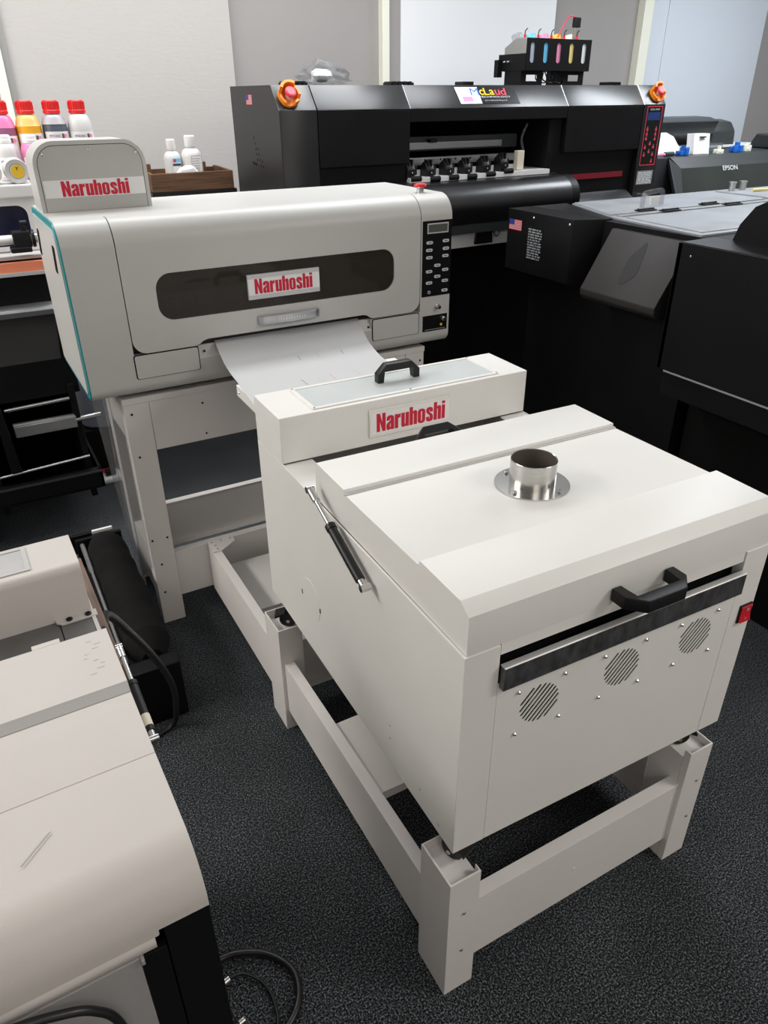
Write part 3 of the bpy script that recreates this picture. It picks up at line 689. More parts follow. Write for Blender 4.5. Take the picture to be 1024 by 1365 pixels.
# right control column
CP = obj('control_panel', plate(BM(), rr(1.0415, 1.0405, 1.1575, 1.288, 0.002), [], front(0, YFR, 0), 0.0012), 'panel', P)
obj('display_bezel', rect(BM(), front(0, YFR - 0.0012, 0), 1.0595, 1.2475, 1.143, 1.280, 0.001), 'signgrey', CP)
obj('display', rect(BM(), front(0, YFR - 0.0022, 0), 1.0635, 1.2515, 1.139, 1.276, 0.0006), 'lcd', CP)
for x, z in [(1.069, 1.219), (1.134, 1.221), (1.068, 1.195), (1.135, 1.196), (1.069, 1.171), (1.134, 1.172), (1.102, 1.143), (1.069, 1.125), (1.135, 1.126), (1.103, 1.106), (1.07, 1.087), (1.135, 1.089), (1.135, 1.056)]:
    o = obj('button', plate(BM(), rr(x - 0.0125, z - 0.0048, x + 0.0125, z + 0.0048, 0.0046), [], front(0, YFR - 0.0012, 0), 0.002), 'btn', CP)
    b = BM(); rect(b, front(0, YFR - 0.0032, 0), x - 0.007, z - 0.0012, x + 0.007, z + 0.0012); obj('button_print', b, 'darkgrey', o)
obj('power_ring', plate(BM(), circ(1.071, 1.055, 0.0055, 20), [circ(1.071, 1.055, 0.0037, 20)], front(0, YFR - 0.0012, 0), 0.001), 'btn', CP)
b = BM(); tube(b, [(1.105, YFR, 1.003), (1.105, YFR - 0.006, 1.003), (1.105, YFR - 0.007, 1.003), (1.105, YFR - 0.020, 1.003)], [0.0095, 0.0095, 0.0065, 0.0065], 18); obj('key_lock', b, 'chrome', P)
C2 = obj('switch_panel', plate(BM(), rr(1.0478, 0.9180, 1.1500, 0.9737, 0.001), [], front(0, YFR, 0), 0.0012), 'panel', P)
b = BM(); tube(b, [(1.133, YFR, 0.9565), (1.133, YFR - 0.008, 0.9565), (1.133, YFR - 0.009, 0.9565), (1.133, YFR - 0.014, 0.9565)], [0.0085, 0.0085, 0.006, 0.005], 16); obj('knob', b, 'chrome', C2)
b = BM(); cyl(b, (1.125, YFR - 0.001, 0.937), (1.125, YFR - 0.003, 0.937), 0.0045, 14); obj('indicator', b, 'yellow', C2)
b = BM(); rect(b, front(0, YFR - 0.0012, 0), 1.057, 0.9225, 1.142, 0.9245); obj('panel_print', b, 'labeldim', C2)
# emergency stop on the top right
ES = obj('stop_collar', lathe(BM(), [(0.0125, 0), (0.0125, 0.012), (0.010, 0.013), (0.010, 0.018)], (1.089, 0.050, ZP1), 'z', 24), 'chrome', P)
obj('stop_button', lathe(BM(), [(0.010, 0.017), (0.0205, 0.019), (0.0215, 0.023), (0.0195, 0.027), (0.010, 0.029), (0.0005, 0.0295)], (1.089, 0.050, ZP1), 'z', 28), 'red', ES)
# ink cabinet standing on the left of the printer
CX0, CX1, CYF, CYR, CZ1 = -0.082, 0.227, 0.198, 0.352, 1.547
RC = 0.062
cab = [(CX1, ZP1), (CX1, CZ1 - RC)] + arc(CX1 - RC, CZ1 - RC, RC, 0, pi / 2, 10)[1:] + arc(CX0 + RC, CZ1 - RC, RC, pi / 2, pi, 10) + [(CX0, ZP1)]
CB = obj('ink_cabinet', prism(BM(), cab, CYF, CYR, 'y'), 'grey', P, ang=20)
i_ = 0.0108
gro = [(CX1 - i_, ZP1 + 0.001), (CX1 - i_, CZ1 - RC)] + arc(CX1 - RC, CZ1 - RC, RC - i_, 0, pi / 2, 10)[1:] + arc(CX0 + RC, CZ1 - RC, RC - i_, pi / 2, pi, 10) + [(CX0 + i_, ZP1 + 0.001)]
obj('face_groove', plate(BM(), gro, [], front(0, CYF, 0), 0.0006), 'matte', CB)
i_ = 0.0122
fac = [(CX1 - i_, ZP1 + 0.001), (CX1 - i_, CZ1 - RC)] + arc(CX1 - RC, CZ1 - RC, RC - i_, 0, pi / 2, 10)[1:] + arc(CX0 + RC, CZ1 - RC, RC - i_, pi / 2, pi, 10) + [(CX0 + i_, ZP1 + 0.001)]
FP = obj('face_plate', plate(BM(), fac, [], front(0, CYF, 0), 0.0014), 'grey2', CB)
for x, z in ((-0.050, 1.5140), (0.073, 1.5235), (0.2000, 1.5130)):
    b = BM(); screw(b, (x, CYF - 0.0014, z), (0, -1, 0), 0.0042, 0.003); obj('screw', b, 'chrome', FP)
LS = obj('name_sticker', rect(BM(), front(0, CYF - 0.0014, 0), -0.066, 1.4020, 0.2135, 1.4480, 0.0005), 'paper', FP)
obj('brand_lettering', word(BM(), 'Naruhoshi', front(-0.0200, CYF - 0.002, 1.4045), 0.187, 0.0405), 'crimson', LS)

# ================================================================== FILM running from printer to dryer tray
b = BM(); nu, nv = 16, 14
L0, R0 = Vector((0.118, 1.575, 0.9985)), Vector((0.626, 1.580, 0.9985))
path = [(0.0, 0.0), (0.12, -0.003), (0.3, -0.017), (0.5, -0.028), (0.7, -0.027), (0.87, -0.022), (1.0, -0.0168)]
def sag(t):
    for (a, za), (c, zc) in zip(path, path[1:]):
        if t <= c: return za + (zc - za) * (t - a) / (c - a)
    return path[-1][1]
L1, R1 = Vector((0.0590, 1.168, 0.9985)), Vector((0.5000, 1.1585, 0.9985))
L2, R2 = Vector((0.036, 0.965, 0.9985)), Vector((0.476, 0.957, 0.9985))
rows = []
for i in range(nu + 1):
    t = i / nu; a, c = L0.lerp(L1, t), R0.lerp(R1, t)
    # ease the edges with a slight bow
    rows.append([(a.lerp(c, j / nv) + Vector((0, 0, sag(t)))) for j in range(nv + 1)])
for i in range(1, 4):
    t = i / 3; a, c = L1.lerp(L2, t), R1.lerp(R2, t)
    rows.append([a.lerp(c, j / nv) + Vector((0, 0, -0.0168)) for j in range(nv + 1)])
# level the first rows on the tray edge
V = [[b.verts.new(p) for p in r] for r in rows]; K = [[b.verts.new(p - Vector((0, 0, 0.0009))) for p in r] for r in rows]
nr = len(V)
for i in range(nr - 1):
    for j in range(nv):
        b.faces.new([V[i][j], V[i][j + 1], V[i + 1][j + 1], V[i + 1][j]]); b.faces.new([K[i][j], K[i + 1][j], K[i + 1][j + 1], K[i][j + 1]])
    for j in (0, nv): b.faces.new([V[i][j], V[i + 1][j], K[i + 1][j], K[i][j]])
for i in (0, nr - 1):
    for j in range(nv): b.faces.new([V[i][j], V[i][j + 1], K[i][j + 1], K[i][j]])
FS = thing('film_sheet', 'translucent grey film sheet hanging from the printer onto the white dryer tray', 'film', (0, 0, 0), (0.3, 1.3, 0.97))
FO = obj('sheet', b, 'film', FS)
def on_sheet(u, t):
    a, c = L0.lerp(L1, t), R0.lerp(R1, t); p = a.lerp(c, u); return p + Vector((0, 0, sag(t) + 0.0006))
for u, ta, tb, m in ((0.47, 0.60, 0.72, 'inkmark'), (0.60, 0.60, 0.72, 'inkpink'), (0.77, 0.62, 0.73, 'inkmark'), (0.54, 0.62, 0.73, 'film')):
    b = BM(); n = 6
    pts_ = [on_sheet(u, ta + (tb - ta) * i / n) for i in range(n + 1)]
    for p, q in zip(pts_, pts_[1:]):
        b.faces.new([b.verts.new(v) for v in (p, q, q + Vector((0.0022, 0, 0)), p + Vector((0.0022, 0, 0)))])
    obj('print_mark', b, m, FS)
for x, m in ((0.215, 'inkmark'), (0.262, 'signgrey'), (0.300, 'inkpink'), (0.375, 'signgrey')):
    b = BM(); bx(b, x, x + 0.0022, 1.055, 1.10, 0.9818, 0.9822); obj('print_mark', b, m, FS)

# ================================================================== WIDE BLACK PRINTER at the back
MF = (0.55, 2.30, 0.04)
MC = thing('wide_printer', 'wide black roll printer along the back wall with colourful name plate', 'printer', MF, (1.22, 0.24, 0.0))
mx0, mx1, md = 0.138, 2.308, 0.49
zb_, zt_ = 1.602, 1.688
side = [(0.0, 0.80), (0.0, zb_), (0.066, zt_), (md, zt_), (md, 0.80)]
E1 = obj('left_end_panel', prism(BM(), side, mx0, mx0 + 0.004, 'x'), 'blackside', MC)
us_flag(E1, leftf(mx0, 0.318, 1.621), 0.058, 0.036)
b = BM()
for y, z in ((0.27, 1.50), (0.262, 1.48), (0.258, 1.46), (0.235, 1.46), (0.255, 1.44), (0.23, 1.44), (0.25, 1.42), (0.225, 1.42), (0.2, 1.415), (0.3, 1.405), (0.29, 1.404), (0.28, 1.403), (0.27, 1.402), (0.26, 1.401), (0.215, 1.398), (0.19, 1.395)):
    bx(b, mx0 - 0.0006, mx0, y - 0.002, y + 0.002, z - 0.005, z + 0.005)
obj('vent_holes', b, 'dark', E1)
obj('left_tower', prism(BM(), [(0.0, 0.80), (0.0, zb_), (0.066, zt_), (md, zt_), (md, 0.80)], mx0 + 0.004, 0.300, 'x', 0.0015), 'blackM', MC)
# head cover in sections with silver seams
def cover(x0, x1, nm='top_cover'):
    return obj(nm, prism(BM(), [(0.0, zb_ - 0.004), (0.0, zb_), (0.066, zt_), (0.40, zt_), (0.40, zb_ - 0.004)], x0, x1, 'x', 0.0012), 'blackM', MC)
cover(0.3035, 0.7365); cover(0.738, 1.6295); cover(1.6325, 2.1485)
seams = BM()
for x in (0.7366, 1.6300):
    slab(seams, [(x, -0.001, zb_), (x, 0.065, zt_ + 0.001), (x + 0.0022, 0.065, zt_ + 0.001), (x + 0.0022, -0.001, zb_)], (0, 0.001, -0.001))
slab(seams, [(2.149, -0.001, zb_), (2.149, 0.065, zt_ + 0.0015), (2.153, 0.065, zt_ + 0.0015), (2.153, -0.001, zb_)], (0, 0.001, -0.001))
obj('seam_strip', seams, 'alu', MC)
obj('rear_deck', bx(BM(), 0.300, 2.15, 0.40, md, 1.15, zt_ - 0.001), 'blackM', MC)
for x, w in ((0.165 + 0.05, 0.10), (0.70, 0.12), (1.08, 0.06), (1.98, 0.09)):
    b = BM(); bx(b, x, x + w, 0.10, 0.16, zt_, zt_ + 0.010, 0.002)
    for i in range(4): bx(b, x + w * (0.1 + 0.22 * i), x + w * (0.2 + 0.22 * i), 0.09, 0.17, zt_, zt_ + 0.014, 0.001)
    obj('cover_hinge', b, 'plastic', MC)
# left front cover, right front cover, opening between; fronts take the darker black to look shaded
obj('left_front_cover', bx(BM(), 0.3035, 0.7365, 0.0, 0.03, 1.395, zb_ - 0.005, 0.0015), 'black', MC)
obj('left_lower_panel', bx(BM(), 0.3035, 0.745, 0.028, 0.06, 0.95, 1.395), 'black', MC)
obj('right_front_cover', bx(BM(), 1.6325, 2.1485, 0.0, 0.03, 1.402, zb_ - 0.005, 0.0015), 'black', MC)
obj('head_visor', bx(BM(), 0.738, 1.6295, 0.0, 0.02, 1.552, zb_ - 0.005, 0.001), 'black', MC)
obj('right_lower_panel', bx(BM(), 1.56, 2.1485, 0.028, 0.06, 0.95, 1.402), 'black', MC)
obj('red_stripe', bx(BM(), 1.595, 2.083, 0.022, 0.028, 1.274, 1.299), 'stripe', MC)
b = BM(); prism(b, [(0.028, 1.21), (-0.045, 1.165), (-0.045, 1.145), (0.028, 1.15)], 1.60, 2.13, 'x', 0.002); obj('right_shelf', b, 'blackM', MC)
obj('inner_wall', bx(BM(), 0.738, 1.63, 0.34, 0.40, 1.15, zb_ - 0.005), 'dark', MC)
obj('inner_cheek', bx(BM(), 1.55, 1.63, 0.03, 0.34, 1.15, 1.55), 'matte', MC)
obj('carriage_beam', bx(BM(), 0.74, 1.50, 0.20, 0.26, 1.425, 1.485, 0.003), 'darkgrey', MC)
obj('beam_face', bx(BM(), 0.74, 1.40, 0.192, 0.20, 1.432, 1.462, 0.002), 'alu', MC)
obj('beam_stop', bx(BM(), 0.96, 1.0, 0.17, 0.20, 1.46, 1.475, 0.003), 'plastic', MC)
b = BM(); bx(b, 0.74, 1.42, 0.10, 0.14, 1.375, 1.405, 0.002); GR = obj('guide_plate', b, 'alu', MC)
for i in range(7):
    b = BM(); cyl(b, (0.80 + i * 0.085, 0.0995, 1.395), (0.80 + i * 0.085, 0.1005, 1.395), 0.0045, 10); obj('guide_hole', b, 'dark', GR)
obj('media_bed', bx(BM(), 0.74, 1.55, 0.0, 0.19, 1.315, 1.335), 'whiteP', MC)
obj('bed_strip', bx(BM(), 0.74, 1.42, 0.07, 0.085, 1.335, 1.36), 'whiteP', MC)
for x, z in [(0.757, 1.362), (0.859, 1.357), (0.961, 1.358), (1.064, 1.357), (1.172, 1.361), (1.278, 1.369)]:
    b = BM(); prism(b, [(0.075, z - 0.035), (0.02, z - 0.035), (0.015, z + 0.005), (0.03, z + 0.032), (0.05, z + 0.038), (0.075, z + 0.02)], x - 0.02, x + 0.02, 'x', 0.004)
    bx(b, x - 0.014, x - 0.007, 0.02, 0.05, z + 0.02, z + 0.045, 0.001); bx(b, x + 0.005, x + 0.012, 0.02, 0.05, z + 0.02, z + 0.045, 0.001)
    bx(b, x + 0.02, x + 0.04, 0.03, 0.06, z - 0.02, z + 0.02, 0.004)
    PR_ = obj('pinch_roller', b, 'plastic', MC)
    b = BM(); cyl(b, (x - 0.012, 0.006, z - 0.032), (x + 0.042, 0.006, z - 0.032), 0.012, 14); obj('roller_sleeve', b, 'matte', PR_)
    b = BM(); screw(b, (x + 0.004, 0.014, z - 0.008), (0, -1, 0), 0.0035, 0.003); obj('screw', b, 'chrome', PR_)
obj('service_bracket', bx(BM(), 1.36, 1.40, 0.02, 0.05, 1.338, 1.42, 0.003), 'strap', MC)
b = BM(); tube(b, smooth_path([(1.42, 0.1, 1.33), (1.425, 0.06, 1.40), (1.40, 0.05, 1.47), (1.43, 0.05, 1.53)], 5), 0.006, 8); obj('ink_hose', b, 'clear', MC)
# curved apron where the media runs down
ap = [(0.02, 1.318), (-0.04, 1.305)] + arc(-0.075, 1.215, 0.10, math.radians(70), math.radians(185), 14) + [(-0.165, 1.175), (-0.155, 1.150), (0.02, 1.150)]
AP = obj('media_apron', prism(BM(), ap, 0.31, 1.553, 'x'), 'blackM', MC, ang=20)
obj('apron_end', prism(BM(), [(y * 1.0, z) for y, z in ap], 1.553, 1.60, 'x', 0.003), 'black', AP, ang=20)
obj('beam_cover', bx(BM(), 0.31, 1.585, -0.14, 0.10, 1.105, 1.152), 'darkgrey', MC)
b = BM(); plate(b, [(0.31, 1.040), (1.58, 1.040), (1.58, 1.106), (0.31, 1.106)], [], front(0, -0.10, 0), 0.003); obj('front_beam', b, 'whiteP', MC)
obj('beam_body', bx(BM(), 0.31, 1.58, -0.10, 0.10, 1.040, 1.106), 'alu', MC)
b = BM(); slab(b, [(1.035, -0.104, 1.110), (1.120, -0.104, 1.110), (1.128, -0.104, 1.050), (1.026, -0.104, 1.050)], (0, -0.012, 0)); obj('black_cover', b, 'plastic', MC)
b = BM(); tube(b, smooth_path([(1.135, -0.106, 1.12), (1.138, -0.112, 1.085), (1.155, -0.114, 1.075), (1.168, -0.112, 1.09), (1.16, -0.11, 1.11), (1.145, -0.108, 1.118)], 5), 0.0022, 6); obj('cable_loop', b, 'cable', MC)
# right control tower
RTW = obj('right_tower', prism(BM(), [(0.0, 0.80), (0.0, zb_), (0.066, zt_), (md, zt_), (md, 0.80)], 2.155, mx1, 'x', 0.0015), 'blackM', MC)
T = front(0, 0, 0)
fr_ = BM(); plate(fr_, [(2.1765, 1.321), (2.290, 1.321), (2.290, 1.5945), (2.1765, 1.5945)], [[(2.1800, 1.3245), (2.2865, 1.3245), (2.2865, 1.5910), (2.1800, 1.5910)]], T, 0.0008)
CPM = obj('control_panel', rect(BM(), T, 2.1762, 1.3207, 2.2903, 1.5948, 0.0005), 'panel', RTW)
obj('panel_outline', fr_, 'pinkred', CPM)
obj('display', rect(BM(), front(0, -0.0005, 0), 2.187, 1.531, 2.278, 1.567, 0.0006), 'lcdblue', CPM)
obj('panel_title', ftext(BM(), 'DIGITAL PRINTER', front(2.199, -0.0006, 1.5755), 0.0085, 0.070), 'labelwhite', CPM)
for x, z in [(2.197, 1.491), (2.262, 1.490), (2.197, 1.469), (2.262, 1.467), (2.197, 1.447), (2.262, 1.445), (2.231, 1.423), (2.198, 1.406), (2.260, 1.408), (2.231, 1.386), (2.198, 1.371), (2.261, 1.372), (2.260, 1.340)]:
    B2 = obj('button', plate(BM(), circ(x, z - 0.002, 0.0066, 16), [], front(0, -0.0005, 0), 0.0015), 'pinkred', CPM)
    obj('button_print', rect(BM(), front(0, -0.0005, 0), x - 0.002, z + 0.007, x + 0.004, z + 0.0105), 'labeldim', B2)
tiny_label(RTW, front(2.171, 0, 1.229), 0.118, 0.066, 7, 'info_label', 'labelwhite', 'labeldim')
b = BM(); cyl(b, (2.215, 0.0, 1.17), (2.235, -0.10, 1.165), 0.010, 14); lathe(b, [(0.015, -0.02), (0.018, 0), (0.015, 0.02)], (2.22, -0.02, 1.17), 'y', 16); lathe(b, [(0.012, -0.012), (0.014, 0), (0.012, 0.012)], (2.236, -0.10, 1.165), 'y', 16); obj('air_fitting', b, 'chrome', RTW)
# emergency buttons inside orange guards on the sloping edge
sl = Vector((0, 0.066, zt_ - zb_)).normalized(); nrm = Vector((0, -sl.z, sl.y))
def guard(x):
    o = Vector((x, 0.032, zb_ + 0.042)); U = Vector((1, 0, 0))
    P3 = lambda a, r, h: tuple(o + U * (r * math.cos(a)) + sl * (r * math.sin(a)) + nrm * h)
    b = BM(); n = 40
    def height(a):
        d = math.degrees(a) % 360
        if 285 < d < 318: return 0.030
        if 235 < d < 350: return 0.012
        if 165 < d <= 235: return 0.020
        if 50 < d <= 165: return 0.046
        return 0.030
    ringI, ringO, topI, topO = [], [], [], []
    for k in range(n):
        a = 2 * pi * k / n; h = height(a); ro = 0.040 if int(k / 5) % 2 == 0 else 0.042; ri = 0.033
        ringO.append(b.verts.new(P3(a, ro, 0))); ringI.append(b.verts.new(P3(a, ri, 0))); topO.append(b.verts.new(P3(a, ro + 0.002, h))); topI.append(b.verts.new(P3(a, ri, h)))
    for k in range(n):
        j = (k + 1) % n
        b.faces.new([ringO[k], ringO[j], topO[j], topO[k]]); b.faces.new([ringI[j], ringI[k], topI[k], topI[j]]); b.faces.new([topO[k], topO[j], topI[j], topI[k]])
    b.faces.new(list(reversed(ringI)))
    G_ = obj('stop_guard', b, 'orange', MC)
    b = BM(); tube(b, [o + nrm * 0.001, o + nrm * 0.027], 0.014, 18); obj('stop_stem', b, 'strap', G_)
    b = BM(); tube(b, [o + nrm * 0.026, o + nrm * 0.030, o + nrm * 0.038, o + nrm * 0.041], [0.018, 0.0225, 0.0215, 0.016], 26); obj('stop_button', b, 'pinkred', G_)
guard(0.194); guard(2.259)
# name plate on the sloping cover
o3 = Vector((1.006, 0.0095, zb_ + 0.0125)) + nrm * 0.0005
TPL = plane(o3, (1, 0, 0), sl)
LP = obj('name_plate', plate(BM(), [(0.0, 0), (0.335, 0), (0.325, 0.082), (-0.008, 0.082)], [], TPL, 0.0012), 'panel', MC)
obj('pale_end', plate(BM(), [(0.001, 0.001), (0.118, 0.001), (0.118, 0.081), (-0.006, 0.081)], [], TPL, 0.0016), 'paper', LP)
L2T = lambda u0: (lambda u, v, w: TPL(u + u0, v + 0.042, w + 0.0017))
for ch, u0, wd, m, hh in (('M', 0.072, 0.046, 'blue', 0.034), ('c', 0.122, 0.022, 'yellow', 0.026), ('L', 0.147, 0.028, 'yellow', 0.034), ('a', 0.178, 0.026, 'yellow', 0.026), ('u', 0.209, 0.028, 'pinkred', 0.025), ('d', 0.241, 0.030, 'pinkred', 0.034)):
    obj('logo_letter', ftext(BM(), ch, L2T(u0), hh, wd, 0.0006, 0.0 if ch == 'M' else 0.012), m, LP)
obj('logo_subtitle', ftext(BM(), 'TECHNOLOGY', lambda u, v, w: TPL(u + 0.11, v + 0.029, w + 0.0017), 0.008, 0.18), 'labelwhite', LP)
obj('logo_web_line', ftext(BM(), 'www.mclaudtechnology.com', lambda u, v, w: TPL(u + 0.135, v + 0.012, w + 0.0017), 0.007, 0.13), 'labelwhite', LP)
obj('pale_picture', rect(BM(), TPL, 0.02, 0.012, 0.075, 0.035, 0.0018), 'magenta', LP)
# lower body and legs (mostly hidden)
obj('lower_body', bx(BM(), 0.32, 2.14, 0.14, md - 0.02, 0.20, 1.14), 'black', MC)
for x in (0.24, 2.16):
    for y in (0.06, 0.40): obj('leg', bx(BM(), x, x + 0.07, y, y + 0.06, 0, 0.82, 0.002), 'black', MC)

# ink rack on top of the wide printer
RKx0, RKx1, RKy = 1.551, 1.973, 0.24
zt_ += 0.0012
RK = thing('ink_rack', 'black metal rack of ink tanks standing on the wide black printer', 'rack', MF, (1.72, 0.30, zt_))
b = BM()
def slot(cx, z0, z1, w): return rr(cx - w / 2, z0, cx + w / 2, z1, w / 2 - 0.0005, 5)
tx = [1.590, 1.674, 1.758, 1.842, 1.926]
plate(b, [(RKx0, 1.752), (RKx1, 1.750), (RKx1, 1.885), (RKx0, 1.885)], [slot(x, 1.783, 1.868, 0.027) for x in tx], front(0, RKy, 0), 0.002)
obj('front_plate', b, 'black', RK, flat=True)
b = BM(); bx(b, RKx0, RKx1, RKy, RKy + 0.17, 1.750, 1.753); bx(b, RKx1 - 0.002, RKx1, RKy, RKy + 0.17, 1.75, 1.80); obj('tray_floor', b, 'black', RK)
b = BM(); prism(b, [(RKy, 1.752), (RKy, 1.822), (RKy + 0.20, 1.822), (RKy + 0.20, 1.752)], RKx0 - 0.002, RKx0, 'x'); SPn = obj('side_plate', b, 'black', RK)
bolts = [(RKx0 - 0.002, RKy + 0.12, 1.79), (RKx0 - 0.002, RKy + 0.15, 1.79)]
for p in bolts:
    b = BM(); screw(b, p, (-1, 0, 0), 0.006, 0.012); obj('bolt', b, 'chrome', SPn)
for x0 in (RKx0 + 0.0, RKx1 - 0.145):
    b = BM(); plate(b, [(x0, zt_), (x0 + 0.14, zt_), (x0 + 0.14, 1.752), (x0, 1.752)], [[(x0 + 0.035, zt_ + 0.018), (x0 + 0.105, zt_ + 0.018), (x0 + 0.105, zt_ + 0.045), (x0 + 0.035, zt_ + 0.045)]], front(0, RKy + 0.03, 0), 0.003)
    bx(b, x0, x0 + 0.003, RKy + 0.03, RKy + 0.15, zt_, 1.752); bx(b, x0, x0 + 0.14, RKy + 0.028, RKy + 0.09, zt_, zt_ + 0.003)
    obj('bracket', b, 'black', RK)
obj('back_lug', bx(BM(), RKx0 - 0.03, RKx0, RKy + 0.17, RKy + 0.20, 1.725, 1.80, 0.002), 'black', RK)
for i, (x0, zz) in enumerate(((1.70, 1.70), (1.745, 1.705), (1.80, 1.71))):
    b = BM(); tube(b, smooth_path([(x0, RKy + 0.08, 1.75), (x0 - 0.03, RKy + 0.05, 1.715), (x0 + 0.01, RKy + 0.03, 1.70), (x0 + 0.05, RKy + 0.06, 1.72), (x0 + 0.07, RKy + 0.1, 1.75)], 5), 0.003, 8); obj('ink_hose', b, 'cable', RK)
names = [('dark grey ink tank with clear cap at the left end of the black rack', 'kink', 'tank'), ('cyan ink tank with a blue cap in the black rack', 'cyan', 'cyan'), ('magenta ink tank with a pink cap in the black rack', 'magenta', 'magenta'), ('yellow ink tank with a yellow cap in the black rack', 'yink', 'yellow'), ('white ink tank at the right end of the black rack, under the black headed damper', 'wink', 'wink')]
for i, (x, (lab, ink, cap)) in enumerate(zip(tx, names)):
    TK = thing('ink_tank', lab, 'ink tank', MF, (x, RKy + 0.09, 1.754), 'ink tanks in the black rack')
    b = BM(); prism(b, [(RKy + 0.003, 1.754), (RKy + 0.003, 1.886), (RKy + 0.085, 1.888), (RKy + 0.165, 1.850), (RKy + 0.165, 1.754)], x - 0.037, x + 0.037, 'x', 0.004)
    obj('tank_body', b, ink if i else 'tank', TK)
    if i == 0:
        obj('ink_window', rect(BM(), front(0, RKy + 0.003, 0), x - 0.012, 1.78, x + 0.012, 1.87, 0.0008), 'kink', TK)
    cap_c = Vector((x + 0.012, RKy + 0.125, 1.874)); d = Vector((0, 0.42, 0.9)).normalized()
    b = BM(); tube(b, [cap_c, cap_c + d * 0.012, cap_c + d * 0.032, cap_c + d * 0.034], [0.024, 0.027, 0.027, 0.022], 20); obj('cap', b, cap if i else 'clear', TK)
    b = BM(); cyl(b, (x - 0.02, RKy + 0.04, 1.886), (x - 0.02, RKy + 0.04, 1.900), 0.006, 10); obj('air_plug', b, 'red', TK)
    b = BM(); tube(b, smooth_path([(x - 0.02, RKy + 0.04, 1.898), (x - 0.018, RKy + 0.04, 1.915), (x - 0.006, RKy + 0.04, 1.925)], 4), 0.0025, 7); obj('air_tube', b, 'cable', TK)
b = BM(); bx(b, -0.016, 0.016, -0.010, 0.010, 0, 0.045, 0.003)
c_, s_ = math.cos(0.04), math.sin(0.04)
def mcw(x, y, z): return (0.55 + c_ * x - s_ * y, 2.30 + s_ * x + c_ * y, z)
SYR = thing('ink_damper', 'clear damper with a black head standing on the white ink tank', 'damper', MF, (1.905, RKy + 0.05, 1.890))
obj('clear_body', bx(BM(), 1.892, 1.920, RKy + 0.04, RKy + 0.06, 1.890, 1.938, 0.003), 'tank', SYR)
obj('black_head', bx(BM(), 1.889, 1.923, RKy + 0.037, RKy + 0.063, 1.938, 1.980, 0.002), 'plastic', SYR)
b = BM(); tube(b, smooth_path([(1.895, RKy + 0.05, 1.98), (1.86, RKy + 0.05, 1.985), (1.83, RKy + 0.05, 1.955), (1.80, RKy + 0.05, 1.91), (1.79, RKy + 0.05, 1.895)], 6), 0.003, 8); obj('pink_tube', b, 'pinkred', SYR)
zt_ -= 0.0012
# crumpled plastic bag
rng = random.Random(3)
b = BM(); bmesh.ops.create_icosphere(b, subdivisions=3, radius=1.0)
for v in b.verts:
    n = v.co.normalized(); s = 1 + 0.25 * math.sin(9 * n.x + 3 * n.y) * math.cos(7 * n.z + 2) + rng.uniform(-0.08, 0.08)
    x, y, z = n.x * 0.115 * s, n.y * 0.07 * s, max(n.z * 0.5 * s + 0.45, 0.0)
    z = z * 0.10 * (1.0 - 0.45 * abs(n.x))
    v.co = Vector((0.438 + x, 0.20 + y, zt_ + 0.0005 + z))
BG = thing('plastic_bag', 'crumpled clear plastic bag lying on the wide black printer', 'bag', MF, (0.438, 0.20, zt_))
bb = BM(); bmesh.ops.create_icosphere(bb, subdivisions=2, radius=1.0)
for v in bb.verts:
    n = v.co.normalized(); s = 1 + rng.uniform(-0.25, 0.25); v.co = Vector((0.43 + n.x * 0.045 * s, 0.20 + n.y * 0.03 * s, zt_ + 0.034 + n.z * 0.027 * s))
obj('bag_film', b, 'clear', BG, flat=True); obj('wadded_film', bb, 'labelwhite', BG, flat=True)

# ================================================================== BLACK SHAKER MACHINE at the right
SH = thing('powder_machine', 'large black powder machine with grey top plates on the right of the white dryer', 'machine', (0, 0, 0), (2.1, 1.1, 0))
zt2 = 1.245
b = BM(); bx(b, 1.62, 2.84, 0.99, 1.86, 0.10, zt2 - 0.006); obj('body', b, 'black', SH)
b = BM(); prism(b, [(1.510, 1.905), (1.510, 1.515), (1.63, 1.465), (1.63, 1.90)], 1.010, zt2, 'z', 0.002); FB2 = obj('head_box', b, 'black', SH)
us_flag(FB2, leftf(1.510, 1.893, 1.167), 0.080, 0.040)
tiny_label(FB2, leftf(1.510, 1.775, 1.062), 0.098, 0.135, 12, 'data_plate', 'labeldim', 'panel')
for y, z in ((1.74, 1.225), (1.53, 1.225)):
    b = BM(); screw(b, (1.509, y, z), (-1, 0, 0), 0.006, 0.004); obj('screw', b, 'chrome', FB2)
b = BM(); prism(b, [(1.63, 1.90), (1.81, 1.895), (1.66, 1.47), (1.63, 1.465)], zt2 - 0.004, zt2, 'z'); obj('head_top', b, 'blackM', FB2)
# tilted side chute
b = BM(); prism(b, [(1.625, 1.222), (1.600, 1.222), (1.478, 1.022), (1.480, 1.000), (1.495, 0.985), (1.625, 0.965)], 1.045, 1.405, 'y', 0.003)
CHT = obj('side_chute', b, 'chute', SH)
u_ = Vector((1.478 - 1.600, 0, 1.022 - 1.222)).normalized(); n_ = Vector((-0.200, 0, 0.122)).normalized(); o_ = Vector((1.545, 1.225, 1.132)) + n_ * 0.0004
st_ = [(math.cos(t) * 0.075 + 0.012 * math.sin(3 * t), (math.sin(t) * 0.032) * (1 + 0.35 * math.cos(t))) for t in [2 * pi * k / 28 for k in range(28)]]
b = BM(); plate(b, [(p[0], p[1]) for p in st_], [], lambda u, v, w: tuple(o_ + u_ * u + Vector((0, 1, 0)) * v + n_ * w), 0.0003); obj('oil_stain', b, 'stain', CHT)
